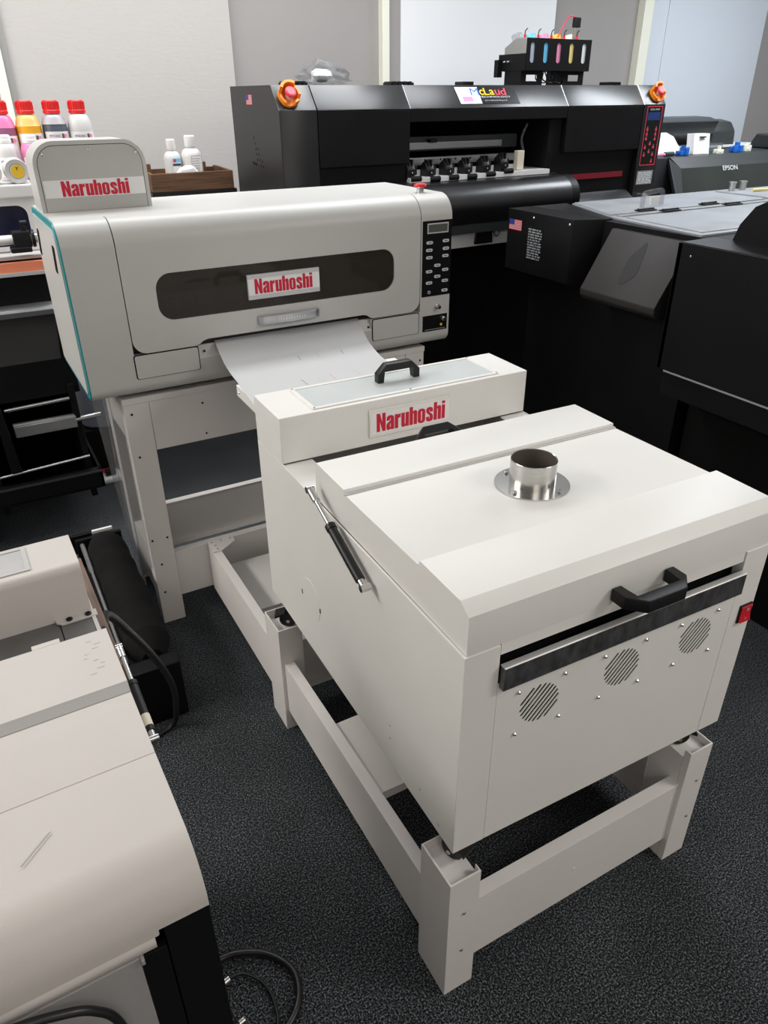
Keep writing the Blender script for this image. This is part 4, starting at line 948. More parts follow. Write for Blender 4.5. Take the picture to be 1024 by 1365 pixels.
# near cabinet
CBN = obj('cabinet', bx(BM(), 1.470, 2.75, -0.25, 0.985, 0.84, zt2, 0.002), 'black', SH)
obj('cabinet_skirt', bx(BM(), 1.500, 2.74, -0.25, 0.98, 0.745, 0.84, 0.002), 'black', SH)
obj('skirt_strip', bx(BM(), 1.495, 1.5005, -0.25, 0.975, 0.824, 0.839), 'signgrey', SH)
obj('plinth', bx(BM(), 1.66, 2.7, -0.2, 0.97, 0.0, 0.745), 'dark', SH)
b = BM(); prism(b, [(1.625, 1.0), (1.47, 0.985), (1.47, 0.97), (1.7, 0.97), (1.7, 1.0)], 0.84, zt2 - 0.001, 'z'); obj('cabinet_end', b, 'black', SH)
obj('undercarriage', bx(BM(), 1.70, 2.7, 1.0, 1.80, 0.0, 0.10), 'dark', SH)
# top plates
b = BM(); prism(b, [(1.815, 1.865), (1.667, 1.472), (1.625, 1.03), (2.45, 1.03), (2.62, 1.47), (2.83, 1.86)], zt2 - 0.006, zt2 + 0.002, 'z', 0.001); obj('top_plate', b, 'lidmetal', SH)
b = BM(); prism(b, [(1.82, 1.858), (1.69, 1.515), (2.60, 1.525), (2.82, 1.85)], zt2 + 0.002, zt2 + 0.006, 'z', 0.001); LDp = obj('rear_lid', b, 'lidmetal', SH)
b = BM(); prism(b, [(1.70, 1.44), (1.66, 1.06), (2.30, 1.06), (2.50, 1.45)], zt2 + 0.002, zt2 + 0.005, 'z', 0.001); obj('front_lid', b, 'lidmetal', SH)
obj('lid_seam', bx(BM(), 1.70, 2.60, 1.462, 1.495, zt2 + 0.002, zt2 + 0.007, 0.001), 'alu', SH)
for x, y in ((1.84, 1.52), (2.20, 1.52)):
    for dx, dy in ((0, 0), (0.075, -0.055)):
        b = BM(); bx(b, x + dx, x + dx + 0.085, y + dy - 0.018, y + dy + 0.018, zt2 + 0.006, zt2 + 0.011, 0.001); cyl(b, (x + dx, y + dy, zt2 + 0.012), (x + dx + 0.085, y + dy, zt2 + 0.012), 0.005, 10); obj('lid_hinge', b, 'plastic', LDp)
b = BM(); tube(b, [(1.945, 1.60, zt2 + 0.006), (1.945, 1.60, zt2 + 0.045), (1.95, 1.60, zt2 + 0.056), (1.96, 1.60, zt2 + 0.06), (2.075, 1.63, zt2 + 0.06), (2.085, 1.632, zt2 + 0.056), (2.09, 1.634, zt2 + 0.045), (2.09, 1.634, zt2 + 0.006)], 0.0095, 12); obj('lid_handle', b, 'clear', LDp)
obj('handle_tag', bx(BM(), 2.0, 2.05, 1.61, 1.613, zt2 + 0.012, zt2 + 0.04), 'paper', LDp)
# upright rounded shield on the cabinet
sh = [(0.915, zt2), (0.90, zt2 + 0.05), (0.86, zt2 + 0.105), (0.80, zt2 + 0.135), (0.72, zt2 + 0.145), (-0.1, zt2 + 0.145), (-0.1, zt2)]
obj('shield', prism(BM(), sh, 1.628, 1.634, 'x'), 'matte', SH)
obj('cabinet_top', bx(BM(), 1.475, 1.628, -0.2, 0.98, zt2, zt2 + 0.002), 'blackM', SH)
b = BM(); cyl(b, (1.55, 0.975, 1.20), (1.55, 0.988, 1.20), 0.005, 10); screw(b, (1.469, 0.93, 1.21), (-1, 0, 0), 0.004, 0.003); obj('screw', b, 'chrome', CBN)
# side block with knobs at the rear right
SBK = obj('side_block', bx(BM(), 2.62, 3.25, 1.40, 1.80, 0.9, zt2 + 0.012, 0.002), 'lidmetal', SH)
for x, y in ((2.68, 1.76), (2.76, 1.765)):
    b = BM(); cyl(b, (x, y, zt2 + 0.012), (x, y, zt2 + 0.044), 0.014, 16); cyl(b, (x, y, zt2 + 0.044), (x, y, zt2 + 0.050), 0.017, 16); obj('knob', b, 'alu', SBK)
b = BM(); tube(b, smooth_path([(2.72, 1.68, zt2 + 0.0195), (2.80, 1.66, zt2 + 0.0205), (2.86, 1.62, zt2 + 0.0205), (2.92, 1.66, zt2 + 0.0195), (3.0, 1.60, zt2 + 0.0195)], 5), 0.006, 8)
solo('yellow_strap', b, 'yink', 'yellow strap lying on the grey block behind the black shield', 'strap')

# ================================================================== GREY DESKTOP PLOTTER at the far right
EP = thing('plotter', 'dark grey wide-format plotter with smoky front cover at the right by the wall', 'printer', (0, 0, 0), (3.6, 2.75, 0.0))
ex0, ex1 = 2.93, 4.35
b = BM(); prism(b, [(2.52, 0.75), (2.505, 1.338), (3.02, 1.352), (3.02, 0.75)], ex0, ex1, 'x', 0.004); obj('housing', b, 'darkgrey', EP)
b = BM(); slab(b, [(3.075, 2.50, 1.339), (4.10, 2.50, 1.345), (4.10, 2.45, 1.285), (3.12, 2.45, 1.285)], (0, 0.03, 0.0)); obj('cover_brow', b, 'darkgrey', EP)
FCV = BM(); slab(FCV, [(3.12, 2.45, 1.286), (4.10, 2.45, 1.286), (4.12, 2.35, 1.06), (3.09, 2.35, 1.06)], (0, 0.03, 0.0)); FCO = obj('front_cover', FCV, 'epsonface', EP)
b = BM(); slab(b, [(3.065, 2.50, 1.336), (3.12, 2.45, 1.286), (3.09, 2.35, 1.06), (3.06, 2.355, 1.06)], (0.0, 0.02, 0)); obj('cover_edge', b, 'darkgrey', EP)
TE = plane((3.455, 2.437, 1.262), (1, 0, 0), (0, 0.10, 0.226))
obj('brand_lettering', ftext(BM(), 'EPSON', lambda u, v, w: TE(u, v, w + 0.0005), 0.026, 0.125, 0.001, 0.01), 'labelwhite', FCO)
b = BM(); slab(b, [(3.10, 2.80, 1.352), (4.3, 2.80, 1.352), (4.3, 3.02, 1.352), (3.10, 3.02, 1.352)], (0, 0, 0.01)); obj('top_bed', b, 'labelwhite', EP)
rcv = [(2.86, 1.43), (2.83, 1.50), (2.90, 1.520), (3.02, 1.525), (3.10, 1.49), (3.12, 1.40), (3.10, 1.35), (3.04, 1.35)]
b = BM(); prism(b, rcv, 3.0, 3.83, 'x', 0.004); obj('roll_cover', b, 'darkgrey', EP)
b = BM(); prism(b, [(2.86, 1.35), (2.87, 1.44), (2.91, 1.49), (3.0, 1.505), (3.10, 1.49), (3.14, 1.42), (3.14, 1.35)], 3.84, 4.05, 'x', 0.012); obj('roll_end_cap', b, 'darkgrey', EP)
obj('stand_body', bx(BM(), 3.0, 4.3, 2.60, 3.0, 0.0, 0.75), 'black', EP)
# small things lying on the plotter
def on_ep(x, y): return 1.338 + (y - 2.505) * 0.0272 + 0.001
b = BM(); y0 = 2.56
o = thing('cable_box', 'small white cardboard box with hang slot standing on the plotter', 'box', (0, 0, 0), (3.42, 2.60, on_ep(3.4, 2.60)))
zb2 = on_ep(0, 2.60)
b = BM(); slab(b, [(3.355, 2.585, zb2), (3.475, 2.575, zb2), (3.485, 2.60, zb2 + 0.105), (3.365, 2.61, zb2 + 0.105)], (0.0, 0.05, 0)); CBX = obj('carton', b, 'paper', o)
obj('hang_slot', bx(BM(), 3.405, 3.445, 2.588, 2.604, zb2 + 0.085, zb2 + 0.091), 'darkgrey', CBX)
def lump(name, x, y, s, m, lab, cat, grp=None, n=5, seed=1):
    r_ = random.Random(seed); b = BM(); z = on_ep(x, y)
    t = thing(name, lab, cat, (0, 0, 0), (x, y, z), grp)
    lathe(b, [(s * 0.4, 0), (s * 0.45, s * 0.3), (s * 0.25, s * 0.35), (s * 0.25, s * 0.9)], (x, y, z), 'z', 16)
    obj('hub', b, m, t)
    for i in range(n):
        a = 2 * pi * i / n; p = Vector((x + math.cos(a) * s * 0.6, y + math.sin(a) * s * 0.35, z)); b = BM()
        bx(b, p.x - s * 0.22, p.x + s * 0.22, p.y - s * 0.15, p.y + s * 0.15, z, z + s * r_.uniform(0.4, 0.75), s * 0.06); obj('lug', b, m, t)
lump('roll_core_plug', 3.26, 2.58, 0.055, 'blue', 'blue plastic core plug to the left of the white cardboard box', 'plug', seed=2)
lump('roll_core_plug', 3.72, 2.58, 0.06, 'blue', 'blue plastic core plug to the right of the white cardboard box', 'plug', seed=3)
lump('spacer_cap', 3.54, 2.56, 0.045, 'cream', 'cream plastic spacer right beside the white cardboard box', 'spacer', seed=4)
lump('spacer_cap', 3.83, 2.60, 0.05, 'cream', 'cream plastic spacer at the right of the second blue plug', 'spacer', seed=5)
z = on_ep(0, 2.68)
o = thing('parts_tray', 'clear plastic parts tray on the plotter behind the white spacer', 'tray', (0, 0, 0), (3.6, 2.68, z))
z += 0.001; b = BM(); x0, x1, y0, y1 = 3.55, 3.68, 2.65, 2.74
bx(b, x0, x1, y0, y1, z, z + 0.002); bx(b, x0, x0 + 0.002, y0, y1, z, z + 0.045); bx(b, x1 - 0.002, x1, y0, y1, z, z + 0.045); bx(b, x0, x1, y0, y0 + 0.002, z, z + 0.045); bx(b, x0, x1, y1 - 0.002, y1, z, z + 0.045); obj('tray_shell', b, 'clear', o)
z = on_ep(0, 2.555)
o = thing('hand_tool', 'slim hand tool with black grip and pink sleeve lying on the plotter', 'tool', (0, 0, 0), (3.12, 2.555, z))
b = BM(); cyl(b, (3.09, 2.555, z + 0.012), (3.16, 2.56, z + 0.012), 0.012, 12); obj('grip', b, 'darkgrey', o)
b = BM(); cyl(b, (3.02, 2.55, z + 0.010), (3.09, 2.555, z + 0.011), 0.008, 12); obj('sleeve', b, 'magenta', o)
b = BM()
z = on_ep(0, 2.66)
o = thing('paper_roll', 'white paper sheet curled over behind the tools on the plotter', 'paper', (0, 0, 0), (3.2, 2.70, z))
sp = [(2.60, z + 0.004), (2.66, z + 0.016), (2.70, z + 0.045), (2.74, z + 0.085), (2.80, z + 0.105), (2.80, z + 0.101), (2.74, z + 0.081), (2.70, z + 0.041), (2.66, z + 0.012), (2.60, z + 0.0005)]
obj('sheet', prism(b, sp, 2.96, 3.345, 'x'), 'paper', o, ang=50)
b = BM(); bx(b, 4.16, 4.34, 2.70, 2.95, 0, 0.04, 0.01)
o = thing('gadget', 'dark grey gadget on the right end of the plotter by the taupe wall', 'gadget', (0, 0, 0), (4.2, 2.67, on_ep(0, 2.78)))
z = on_ep(0, 2.78)
b = BM(); prism(b, [(2.56, z), (2.56, z + 0.04), (2.62, z + 0.075), (2.75, z + 0.08), (2.78, z + 0.03), (2.78, z)], 4.10, 4.34, 'x', 0.008); obj('shell', b, 'darkgrey', o)
b = BM(); cyl(b, (4.2, 2.64, z + 0.074), (4.2, 2.64, z + 0.095), 0.008, 10); obj('stud', b, 'plastic', o)

# ================================================================== WHITE AND BLACK ROLL PRINTER behind on the left
RP = thing('roll_printer', 'white topped roll printer with coral strip and black lower frame behind the grey printer', 'printer', (0, 0, 0), (-0.9, 2.5, 0))
rx0, rx1 = -1.55, -0.222
b = BM(); bx(b, rx0, rx1, 2.445, 2.95, 1.338, 1.383, 0.006); TOPW = obj('top_cover', b, 'whiteP', RP)
b = BM(); plate(b, [(rx0, 1.16), (rx1, 1.16), (rx1, 1.338), (rx0, 1.338)], [rr(rx0 + 0.05, 1.175, -0.258, 1.313, 0.035)], front(0, 2.47, 0), 0.01); obj('front_frame', b, 'whiteP', RP)
obj('cavity', bx(BM(), rx0 + 0.02, rx1 - 0.01, 2.56, 2.60, 1.12, 1.335), 'navy', RP)
obj('cavity_floor', bx(BM(), rx0 + 0.02, rx1 - 0.01, 2.36, 2.56, 1.145, 1.155), 'panelw', RP)
b = BM(); cyl(b, (rx0, 2.36, 1.213), (-0.262, 2.36, 1.213), 0.0165, 20); TB = obj('white_tube', b, 'whiteP', RP)
b = BM(); bx(b, -0.335, -0.275, 2.335, 2.385, 1.185, 1.242, 0.006); bx(b, -0.35, -0.28, 2.325, 2.375, 1.172, 1.19, 0.004); cyl(b, (-0.272, 2.36, 1.213), (-0.262, 2.36, 1.213), 0.03, 18); bx(b, -0.30, -0.283, 2.35, 2.37, 1.24, 1.262, 0.004); cyl(b, (-0.30, 2.36, 1.265), (-0.278, 2.36, 1.265), 0.010, 12); obj('tube_clamp', b, 'plastic', TB)
b = BM(); cyl(b, (-0.262, 2.36, 1.213), (-0.248, 2.36, 1.213), 0.018, 16); obj('tube_collar', b, 'chrome', TB)
obj('coral_strip', bx(BM(), rx0, rx1, 2.34, 2.36, 1.105, 1.139, 0.002), 'coral', RP)
obj('coral_ledge', bx(BM(), rx0, rx1, 2.335, 2.42, 1.092, 1.105, 0.001), 'signgrey', RP)
obj('upper_body', bx(BM(), rx0, rx1, 2.38, 2.93, 0.62, 1.14, 0.002), 'black', RP)
b = BM(); prism(b, [(2.38, 0.985), (2.345, 0.98), (2.335, 0.965), (2.345, 0.945), (2.38, 0.94)], rx0, rx1 + 0.01, 'x'); obj('front_bar', b, 'alu', RP, ang=50)
b = BM(); slab(b, [(rx0, 2.372, 0.94), (rx1 - 0.03, 2.372, 0.94), (rx1 - 0.045, 2.360, 0.77), (rx0, 2.360, 0.77)], (0, -0.0015, 0)); obj('clear_flap', b, 'flap', RP)
b = BM()
for x, y_, z in ((-0.52, 2.365, 0.885), (-0.44, 2.365, 0.88)): pass
for x0 in (rx0, -0.60, -0.275 + 0.02):
    obj('side_plate', bx(BM(), x0 - 0.012, x0 + 0.012, 2.36, 2.90, 0.16, 0.66, 0.002), 'black', RP)
b = BM(); prism(b, [(-0.545, 0.62), (-0.520, 0.62), (-0.505, 0.36), (-0.545, 0.36)], 2.30, 2.345, 'y', 0.002); obj('frame_upright', b, 'black', RP)
b = BM(); bx(b, -0.495, -0.262, 2.345, 2.392, 0.485, 0.532, 0.004); bx(b, -0.495, -0.262, 2.360, 2.375, 0.530, 0.537, 0.002); TU = obj('take_up_bar', b, 'alu', RP)
b = BM(); cyl(b, (-0.262, 2.368, 0.51), (-0.165, 2.368, 0.515), 0.011, 14); obj('bar_shaft', b, 'chrome', TU)
b = BM(); cyl(b, (-0.51, 2.36, 0.598), (-0.27, 2.36, 0.607), 0.0075, 12); obj('upper_rod', b, 'chrome', RP)
b = BM(); cyl(b, (-0.60, 2.33, 0.34), (-0.245, 2.33, 0.36), 0.006, 12); obj('lower_rod', b, 'chrome', RP)
b = BM(); bx(b, rx0, -0.212, 2.30, 2.34, 0.225, 0.300, 0.002); bx(b, rx0, -0.212, 2.30, 2.90, 0.222, 0.230); bx(b, -0.222, -0.212, 2.30, 2.9, 0.225, 0.30); TRY = obj('bottom_tray', b, 'black', RP)
b = BM(); bx(b, rx0, -0.212, 2.297, 2.300, 0.292, 0.300); obj('tray_edge', b, 'darkgrey', TRY)
for x in (rx0 + 0.05, -0.72):
    obj('foot', bx(BM(), x, x + 0.06, 2.45, 2.85, 0, 0.222, 0.003), 'black', RP)
obj('back_shroud', bx(BM(), rx0, rx1 - 0.02, 2.88, 2.92, 0.2, 0.64), 'dark', RP)

# bottles on its top
ZTOP = 1.3835
def bottle(name, label, x, y, m, capm, H=0.26, r=0.0425, liquid=None, lvl=0.5, lab=None, group='ink bottles with red caps', labtxt='MYFOND', sx=1.0):
    t = thing(name, label, 'bottle', (0, 0, 0), (x, y, ZTOP), group)
    hc = H * 0.155; hb = H - hc; rn = r * 0.56
    prof_ = [(r * 0.9, 0), (r, 0.006), (r, hb * 0.70)] + [(rn + (r - rn) * math.cos(a), hb * 0.70 + hb * 0.27 * math.sin(a)) for a in [pi / 2 * i / 7 for i in range(1, 8)]] + [(rn, hb)]
    if liquid:
        cut = hb * lvl
        low = [p for p in prof_ if p[1] < cut] + [(r, cut)]; up = [(r, cut)] + [p for p in prof_ if p[1] > cut]
        obj('bottle_body', lathe(BM(), up, (x, y, ZTOP), 'z', 28), m, t); obj('ink_fill', lathe(BM(), low, (x, y, ZTOP), 'z', 28), liquid, t)
    else:
        obj('bottle_body', lathe(BM(), prof_, (x, y, ZTOP), 'z', 28), m, t)
    c = BM(); rc = rn * 1.16
    lathe(c, [(rc * 1.05, hb - 0.004), (rc * 1.05, hb + 0.006), (rc, hb + 0.008), (rc * 0.96, H - 0.004), (rc * 0.85, H), (0.0005, H)], (x, y, ZTOP), 'z', 24)
    CP_ = obj('cap', c, capm, t)
    if capm == 'red':
        b = BM()
        for k in range(24):
            a = 2 * pi * k / 24; p = Vector((x + rc * math.cos(a), y + rc * math.sin(a), 0)); cyl(b, (p.x, p.y, ZTOP + hb + 0.010), (p.x, p.y, ZTOP + H - 0.006), 0.0016, 6)
        obj('cap_ribs', b, 'red', CP_)
    # wrap-round label
    if lab:
        z0, z1 = lab; b = BM(); n = 14; a0, a1 = math.radians(-150), math.radians(-20); ra = r + 0.0008
        A = [(x + ra * math.cos(a0 + (a1 - a0) * i / n), y + ra * math.sin(a0 + (a1 - a0) * i / n)) for i in range(n + 1)]
        V0 = [b.verts.new((p[0], p[1], ZTOP + hb * z0)) for p in A]; V1 = [b.verts.new((p[0], p[1], ZTOP + hb * z1)) for p in A]
        for i in range(n): b.faces.new([V0[i], V0[i + 1], V1[i + 1], V1[i]])
        LB = obj('label', b, 'paper', t)
        def TL_(u, v, w):
            a = math.radians(-128) + u / ra; rr_ = ra + 0.0006 + w
            return (x + rr_ * math.cos(a), y + rr_ * math.sin(a), ZTOP + hb * z1 - 0.019 + v)
        obj('label_lettering', ftext(BM(), labtxt, TL_, 0.009, 0.040, 0.0002), 'flagblue', LB)
        b = BM(); rect(b, lambda u, v, w: TL_(u + 0.046, v - 0.004, w), 0, 0, 0.009, 0.016); obj('label_patch', b, 'ply', LB)
        b = BM(); plate(b, circ(0.061, 0.003, 0.008, 14), [], TL_, 0.0003); obj('label_spot', b, 'magenta', LB)
    return t
MPK = mat('pink_translucent', (0.78, 0.20, 0.42), 0.35); MPK2 = mat('mauve_ink', (0.30, 0.10, 0.20), 0.35)
MYL = mat('amber_translucent', (0.78, 0.50, 0.16), 0.35); MYL2 = mat('amber_ink', (0.82, 0.40, 0.015), 0.35)
MGR = mat('grey_translucent', (0.42, 0.41, 0.44), 0.35); MGR2 = mat('slate_ink', (0.085, 0.105, 0.135), 0.35)
M.update(dict(pk=MPK, pk2=MPK2, yl=MYL, yl2=MYL2, gr=MGR, gr2=MGR2))
bottle('ink_bottle', 'pink ink bottle with red cap, at the left edge of the bottle row', -0.258, 2.7, 'pk', 'red', liquid='pk2', lvl=0.78, lab=(0.10, 0.66), r=0.0455)
bottle('ink_bottle', 'yellow ink bottle with red cap in the row behind the ink cabinet', -0.168, 2.7, 'yl', 'red', liquid='yl2', lvl=0.80, lab=(0.12, 0.69), r=0.0455)
bottle('ink_bottle', 'grey ink bottle with red cap and dark ink below its shoulder', -0.0755, 2.7, 'gr', 'red', liquid='gr2', lvl=0.82, lab=(0.15, 0.71), r=0.0455)
bottle('ink_bottle', 'clear white ink bottle with red cap, at the right end of the bottle row', 0.0165, 2.7, 'bottle', 'red', lab=(0.15, 0.70), r=0.0455)
bottle('ink_bottle', 'pink bottle with a white cap partly hidden behind the ink cabinet', -0.184, 2.612, 'pk', 'whiteP', H=0.150, r=0.037, lab=(0.1, 0.6), group='small ink bottles')
bottle('ink_bottle', 'small white bottle with a colourful label at the left photo edge', -0.272, 2.612, 'bottle', 'whiteP', H=0.152, r=0.039, lab=(0.12, 0.62), group='small ink bottles', labtxt='McLaud')
for x, lab in ((-0.262, 'white bottle lying with its round yellow stickered base facing out'), (-0.352, 'white bottle lying on its side, cut off by the left photo edge')):
    t = thing('lying_bottle', lab, 'bottle', (0, 0, 0), (x, 2.50, ZTOP), 'bottles lying on the roll printer'); r = 0.041; z = ZTOP + r
    obj('bottle_body', lathe(BM(), [(r * 0.55, -0.043), (r * 0.60, -0.040), (r * 0.62, -0.043), (r * 0.95, -0.045), (r, -0.038), (r, 0.03), (r * 0.5, 0.05), (r * 0.5, 0.066)], (x, 2.50, z), 'y', 32), 'bottle', t)
    BS = obj('base_sticker', lathe(BM(), [(0.0005, -0.0435), (r * 0.54, -0.0435), (r * 0.54, -0.0425)], (x + 0.003, 2.50, z), 'y', 24), 'yellow' if x > -0.3 else 'paper', t)
    if x > -0.3:
        obj('sticker_letter', ftext(BM(), 'Y', front(x - 0.004, 2.50 - 0.0437, z + 0.003), 0.011, 0.011, 0.0006, 0.02), 'plastic', BS)

# bluish jug and power strip on the floor behind the printer stand
t = thing('water_jug', 'bluish plastic jug on the floor between black frame and printer stand', 'jug', (0, 0, 0), (-0.085, 3.05, 0.0))
b = BM(); lathe(b, [(0.09, 0.22), (0.10, 0.23), (0.10, 0.56), (0.085, 0.62), (0.04, 0.66), (0.04, 0.70)], (-0.085, 3.05, 0), 'z', 28); MJ = mat('bluish_clear', (0.33, 0.36, 0.45), 0.3); M['jug'] = MJ; obj('jug_body', b, 'jug', t)
obj('jug_stand', bx(BM(), -0.19, 0.02, 2.95, 3.15, 0.0, 0.219, 0.004), 'black', t)
t = thing('power_strip', 'white power strip with red switch on the carpet behind the printer stand', 'power strip', (0, 0, 0), (-0.13, 2.83, 0.0))
b = BM(); bx(b, -0.185, -0.075, 2.77, 2.88, 0.0, 0.03, 0.012); obj('strip_body', b, 'whiteP', t)
obj('strip_switch', bx(BM(), -0.155, -0.11, 2.84, 2.87, 0.03, 0.045, 0.004), 'red', t)
obj('plug', bx(BM(), -0.15, -0.10, 2.80, 2.835, 0.03, 0.06, 0.006), 'plastic', t)

# wooden crate with bottles on a black shelf
t = thing('wall_shelf', 'black wall shelf behind the grey printer carrying the wooden crate', 'shelf', (0, 0, 0), (0.41, 2.72, 0))
obj('shelf_top', bx(BM(), 0.232, 0.590, 2.598, 2.86, 1.294, 1.312, 0.001), 'plastic', t)
for x in (0.27, 0.53):
    b = BM(); prism(b, [(3.384, 1.16), (3.384, 1.2935), (2.64, 1.2935), (2.64, 1.278), (3.30, 1.262), (3.37, 1.16)], x, x + 0.014, 'x'); obj('bracket', b, 'plastic', t)
t = thing('wooden_crate', 'stained brown wooden crate on the black shelf behind the printer', 'crate', (0, 0, 0), (0.41, 2.72, 1.3125))
z0, z1 = 1.3125, 1.381
obj('front_board', bx(BM(), 0.237, 0.580, 2.600, 2.612, z0, z1, 0.0015), 'brown', t)
obj('back_board', bx(BM(), 0.237, 0.580, 2.838, 2.850, z0, z1, 0.0015), 'brown', t)
b = BM(); prism(b, [(2.612, z0), (2.612, z1), (2.80, z1 + 0.006), (2.838, z1 + 0.006), (2.838, z0)], 0.568, 0.580, 'x', 0.0015); obj('end_board', b, 'brown', t)
b = BM(); prism(b, [(2.612, z0), (2.612, z1), (2.80, z1 + 0.006), (2.838, z1 + 0.006), (2.838, z0)], 0.237, 0.249, 'x', 0.0015); obj('end_board', b, 'brown', t)
for x in (0.26, 0.50): obj('corner_block', bx(BM(), x - 0.010, x + 0.03, 2.812, 2.838, z0, z1 + 0.022, 0.001), 'brown', t)
obj('floor_board', bx(BM(), 0.249, 0.568, 2.612, 2.838, z0, z0 + 0.005), 'brown', t)
def white_bottle(x, y, H, r, lab, with_art):
    zz = z0 + 0.0055; t = thing('cleaner_bottle', lab, 'bottle', (0, 0, 0), (x, y, zz), 'white bottles in the crate')
    hb = H * 0.80; rn = r * 0.42
    obj('bottle_body', lathe(BM(), [(r * 0.92, 0), (r, 0.005), (r, hb * 0.72)] + [(rn + (r - rn) * math.cos(a), hb * 0.72 + hb * 0.22 * math.sin(a)) for a in [pi / 2 * i / 6 for i in range(1, 7)]] + [(rn, hb)], (x, y, zz), 'z', 28), 'bottle', t)
    obj('cap', lathe(BM(), [(rn * 1.2, hb - 0.003), (rn * 1.25, hb), (rn * 1.2, H - 0.004), (rn * 1.0, H), (0.0005, H)], (x, y, zz), 'z', 22), 'whiteP', t)
    Tt = front(x - r * 0.30, y - r - 0.0008, zz)
    LB = obj('label', rect(BM(), Tt, 0, H * 0.30, r * 0.98, H * 0.62), 'paper', t)
    if with_art:
        obj('label_band', rect(BM(), Tt, 0.001, H * 0.53, r * 0.96, H * 0.615, 0.001), 'cyan', LB); obj('label_dark_band', rect(BM(), Tt, 0.001, H * 0.46, r * 0.96, H * 0.51, 0.001), 'darkgrey', LB)
        obj('label_spot', plate(BM(), circ(0.010, H * 0.572, 0.006, 14), [], Tt, 0.0014), 'flagred', LB)
    else:
        b = BM(); rng_ = random.Random(5)
        for i in range(6):
            rect(b, Tt, 0.003, H * (0.33 + i * 0.045), rng_.uniform(0.012, r * 0.9), H * (0.34 + i * 0.045), 0.001)
        plate(b, [(0, H * 0.30), (r * 0.98, H * 0.30), (r * 0.98, H * 0.62), (0, H * 0.62)], [[(0.001, H * 0.303), (r * 0.96, H * 0.303), (r * 0.96, H * 0.615), (0.001, H * 0.615)]], Tt, 0.001)
        obj('label_print', b, 'labeldim', LB)
white_bottle(0.358, 2.70, 0.183, 0.035, 'white bottle with a blue and green picture label in the crate', True)
white_bottle(0.436, 2.69, 0.195, 0.043, 'larger white bottle with a plain ruled label in the crate', False)
t = thing('paper_tissue', 'crumpled grey paper tissue poking out of the wooden crate', 'tissue', (0, 0, 0), (0.40, 2.63, z0 + 0.006))
b = BM(); bmesh.ops.create_icosphere(b, subdivisions=2, radius=1); rng = random.Random(9)
for v in b.verts:
    n = v.co.normalized(); s = 1 + rng.uniform(-0.2, 0.2); v.co = Vector((0.385 + n.x * 0.055 * s, 2.628 + n.y * 0.012, z0 + 0.056 + n.z * 0.038 * s + n.x * 0.012))
obj('tissue_sheet', b, 'labelwhite', t, flat=True)

# ================================================================== FOREGROUND MACHINE on the left
GF = (-0.4455, -0.0964, 0.0216)
G = thing('old_dryer', 'worn cream and grey film dryer in the left foreground with rounded front cover', 'dryer', GF, (-0.45, 0.3, 0))
gx0 = -0.95
R = 0.06
lidp = [(0.398, 0.875), (0.398, 0.948), (0.396, 0.950), (0.262, 0.950), (0.250, 0.9405), (0.126, 0.9405), (0.125, 0.9395), (0.124, 0.9405)] + arc(-0.002, 0.888, 0.0585, math.radians(87), pi, 20) + [(-0.0605, 0.8800), (-0.05, 0.8800), (-0.045, 0.875)]
GL_ = obj('lid', prism(BM(), lidp, gx0, 0, 'x'), 'fg', G, ang=20)
b = BM(); slab(b, [(gx0, 0.2625, 0.9501), (0, 0.2625, 0.9501), (0, 0.2495, 0.9409), (gx0, 0.2495, 0.9409)], (0, -0.0003, 0.0004)); obj('step_strip', b, 'chamfer', GL_)
# scuff marks are part of the worn lid
b = BM()
rng = random.Random(12)
for i in range(9):
    u, v = -0.034 + 0.010 * math.sin(i * 1.3), 0.375 - i * 0.0095
    rect(b, topf(u, v, 0.9502), 0, 0, 0.004 + rng.random() * 0.008, 0.002, 0.0001)
obj('scuff_marks', b, 'chamfer', GL_)
b = BM(); slab(b, [(-0.165, 0.035, 0.9468), (-0.163, 0.035, 0.9468), (-0.130, 0.066, 0.945), (-0.132, 0.066, 0.945)], (0, 0, 0.0003)); obj('scratch', b, 'labeldim', GL_)
bxp = [(0.676, 0.80), (0.676, 0.97), (0.582, 0.97)] + arc(0.579, 0.957, 0.013, pi / 2, pi, 6) + [(0.5655, 0.872), (0.5655, 0.80)]
GB = obj('feed_box', prism(BM(), bxp, gx0, -0.003, 'x'), 'fg', G, ang=20)
WN2 = obj('window_frame', plate(BM(), [(gx0 + 0.1, 0.5885), (-0.0765, 0.5885), (-0.0765, 0.669), (gx0 + 0.1, 0.669)], [[(gx0 + 0.11, 0.594), (-0.084, 0.594), (-0.084, 0.663), (gx0 + 0.11, 0.663)]], topf(0, 0, 0.97), 0.002), 'chamfer', GB)
obj('window_pane', bx(BM(), gx0 + 0.11, -0.084, 0.594, 0.663, 0.9695, 0.9708), 'fggrey', WN2)
obj('well_plate', bx(BM(), gx0, -0.058, 0.398, 0.566, 0.868, 0.870), 'fgwell', G)
obj('side_well_plate', bx(BM(), -0.0565, 0.002, 0.405, 0.560, 0.868, 0.872, 0.001), 'fgwell', G)
b = BM(); plate(b, [(-0.062, 0.5560), (-0.054, 0.5475), (0.004, 0.5475), (0.004, 0.566), (-0.062, 0.566)], [], topf(0, 0, 0.8725), 0.0025); HB = obj('hinge_bracket', b, 'fg', G)
for x in (-0.041, -0.010):
    b = BM(); lathe(b, [(0.0055, 0), (0.0055, 0.002), (0.0025, 0.0025), (0.0025, 0.001)], (x, 0.556, 0.875), 'z', 16); obj('screw', b, 'plastic', HB)
obj('lid_latch', bx(BM(), -0.105, -0.066, 0.398, 0.409, 0.925, 0.949, 0.001), 'fg', GL_)
strut(G, (0.013, 0.4120, 0.8960), (0.013, 0.2260, 0.8650), 1, mid=0.42, k=0.62)
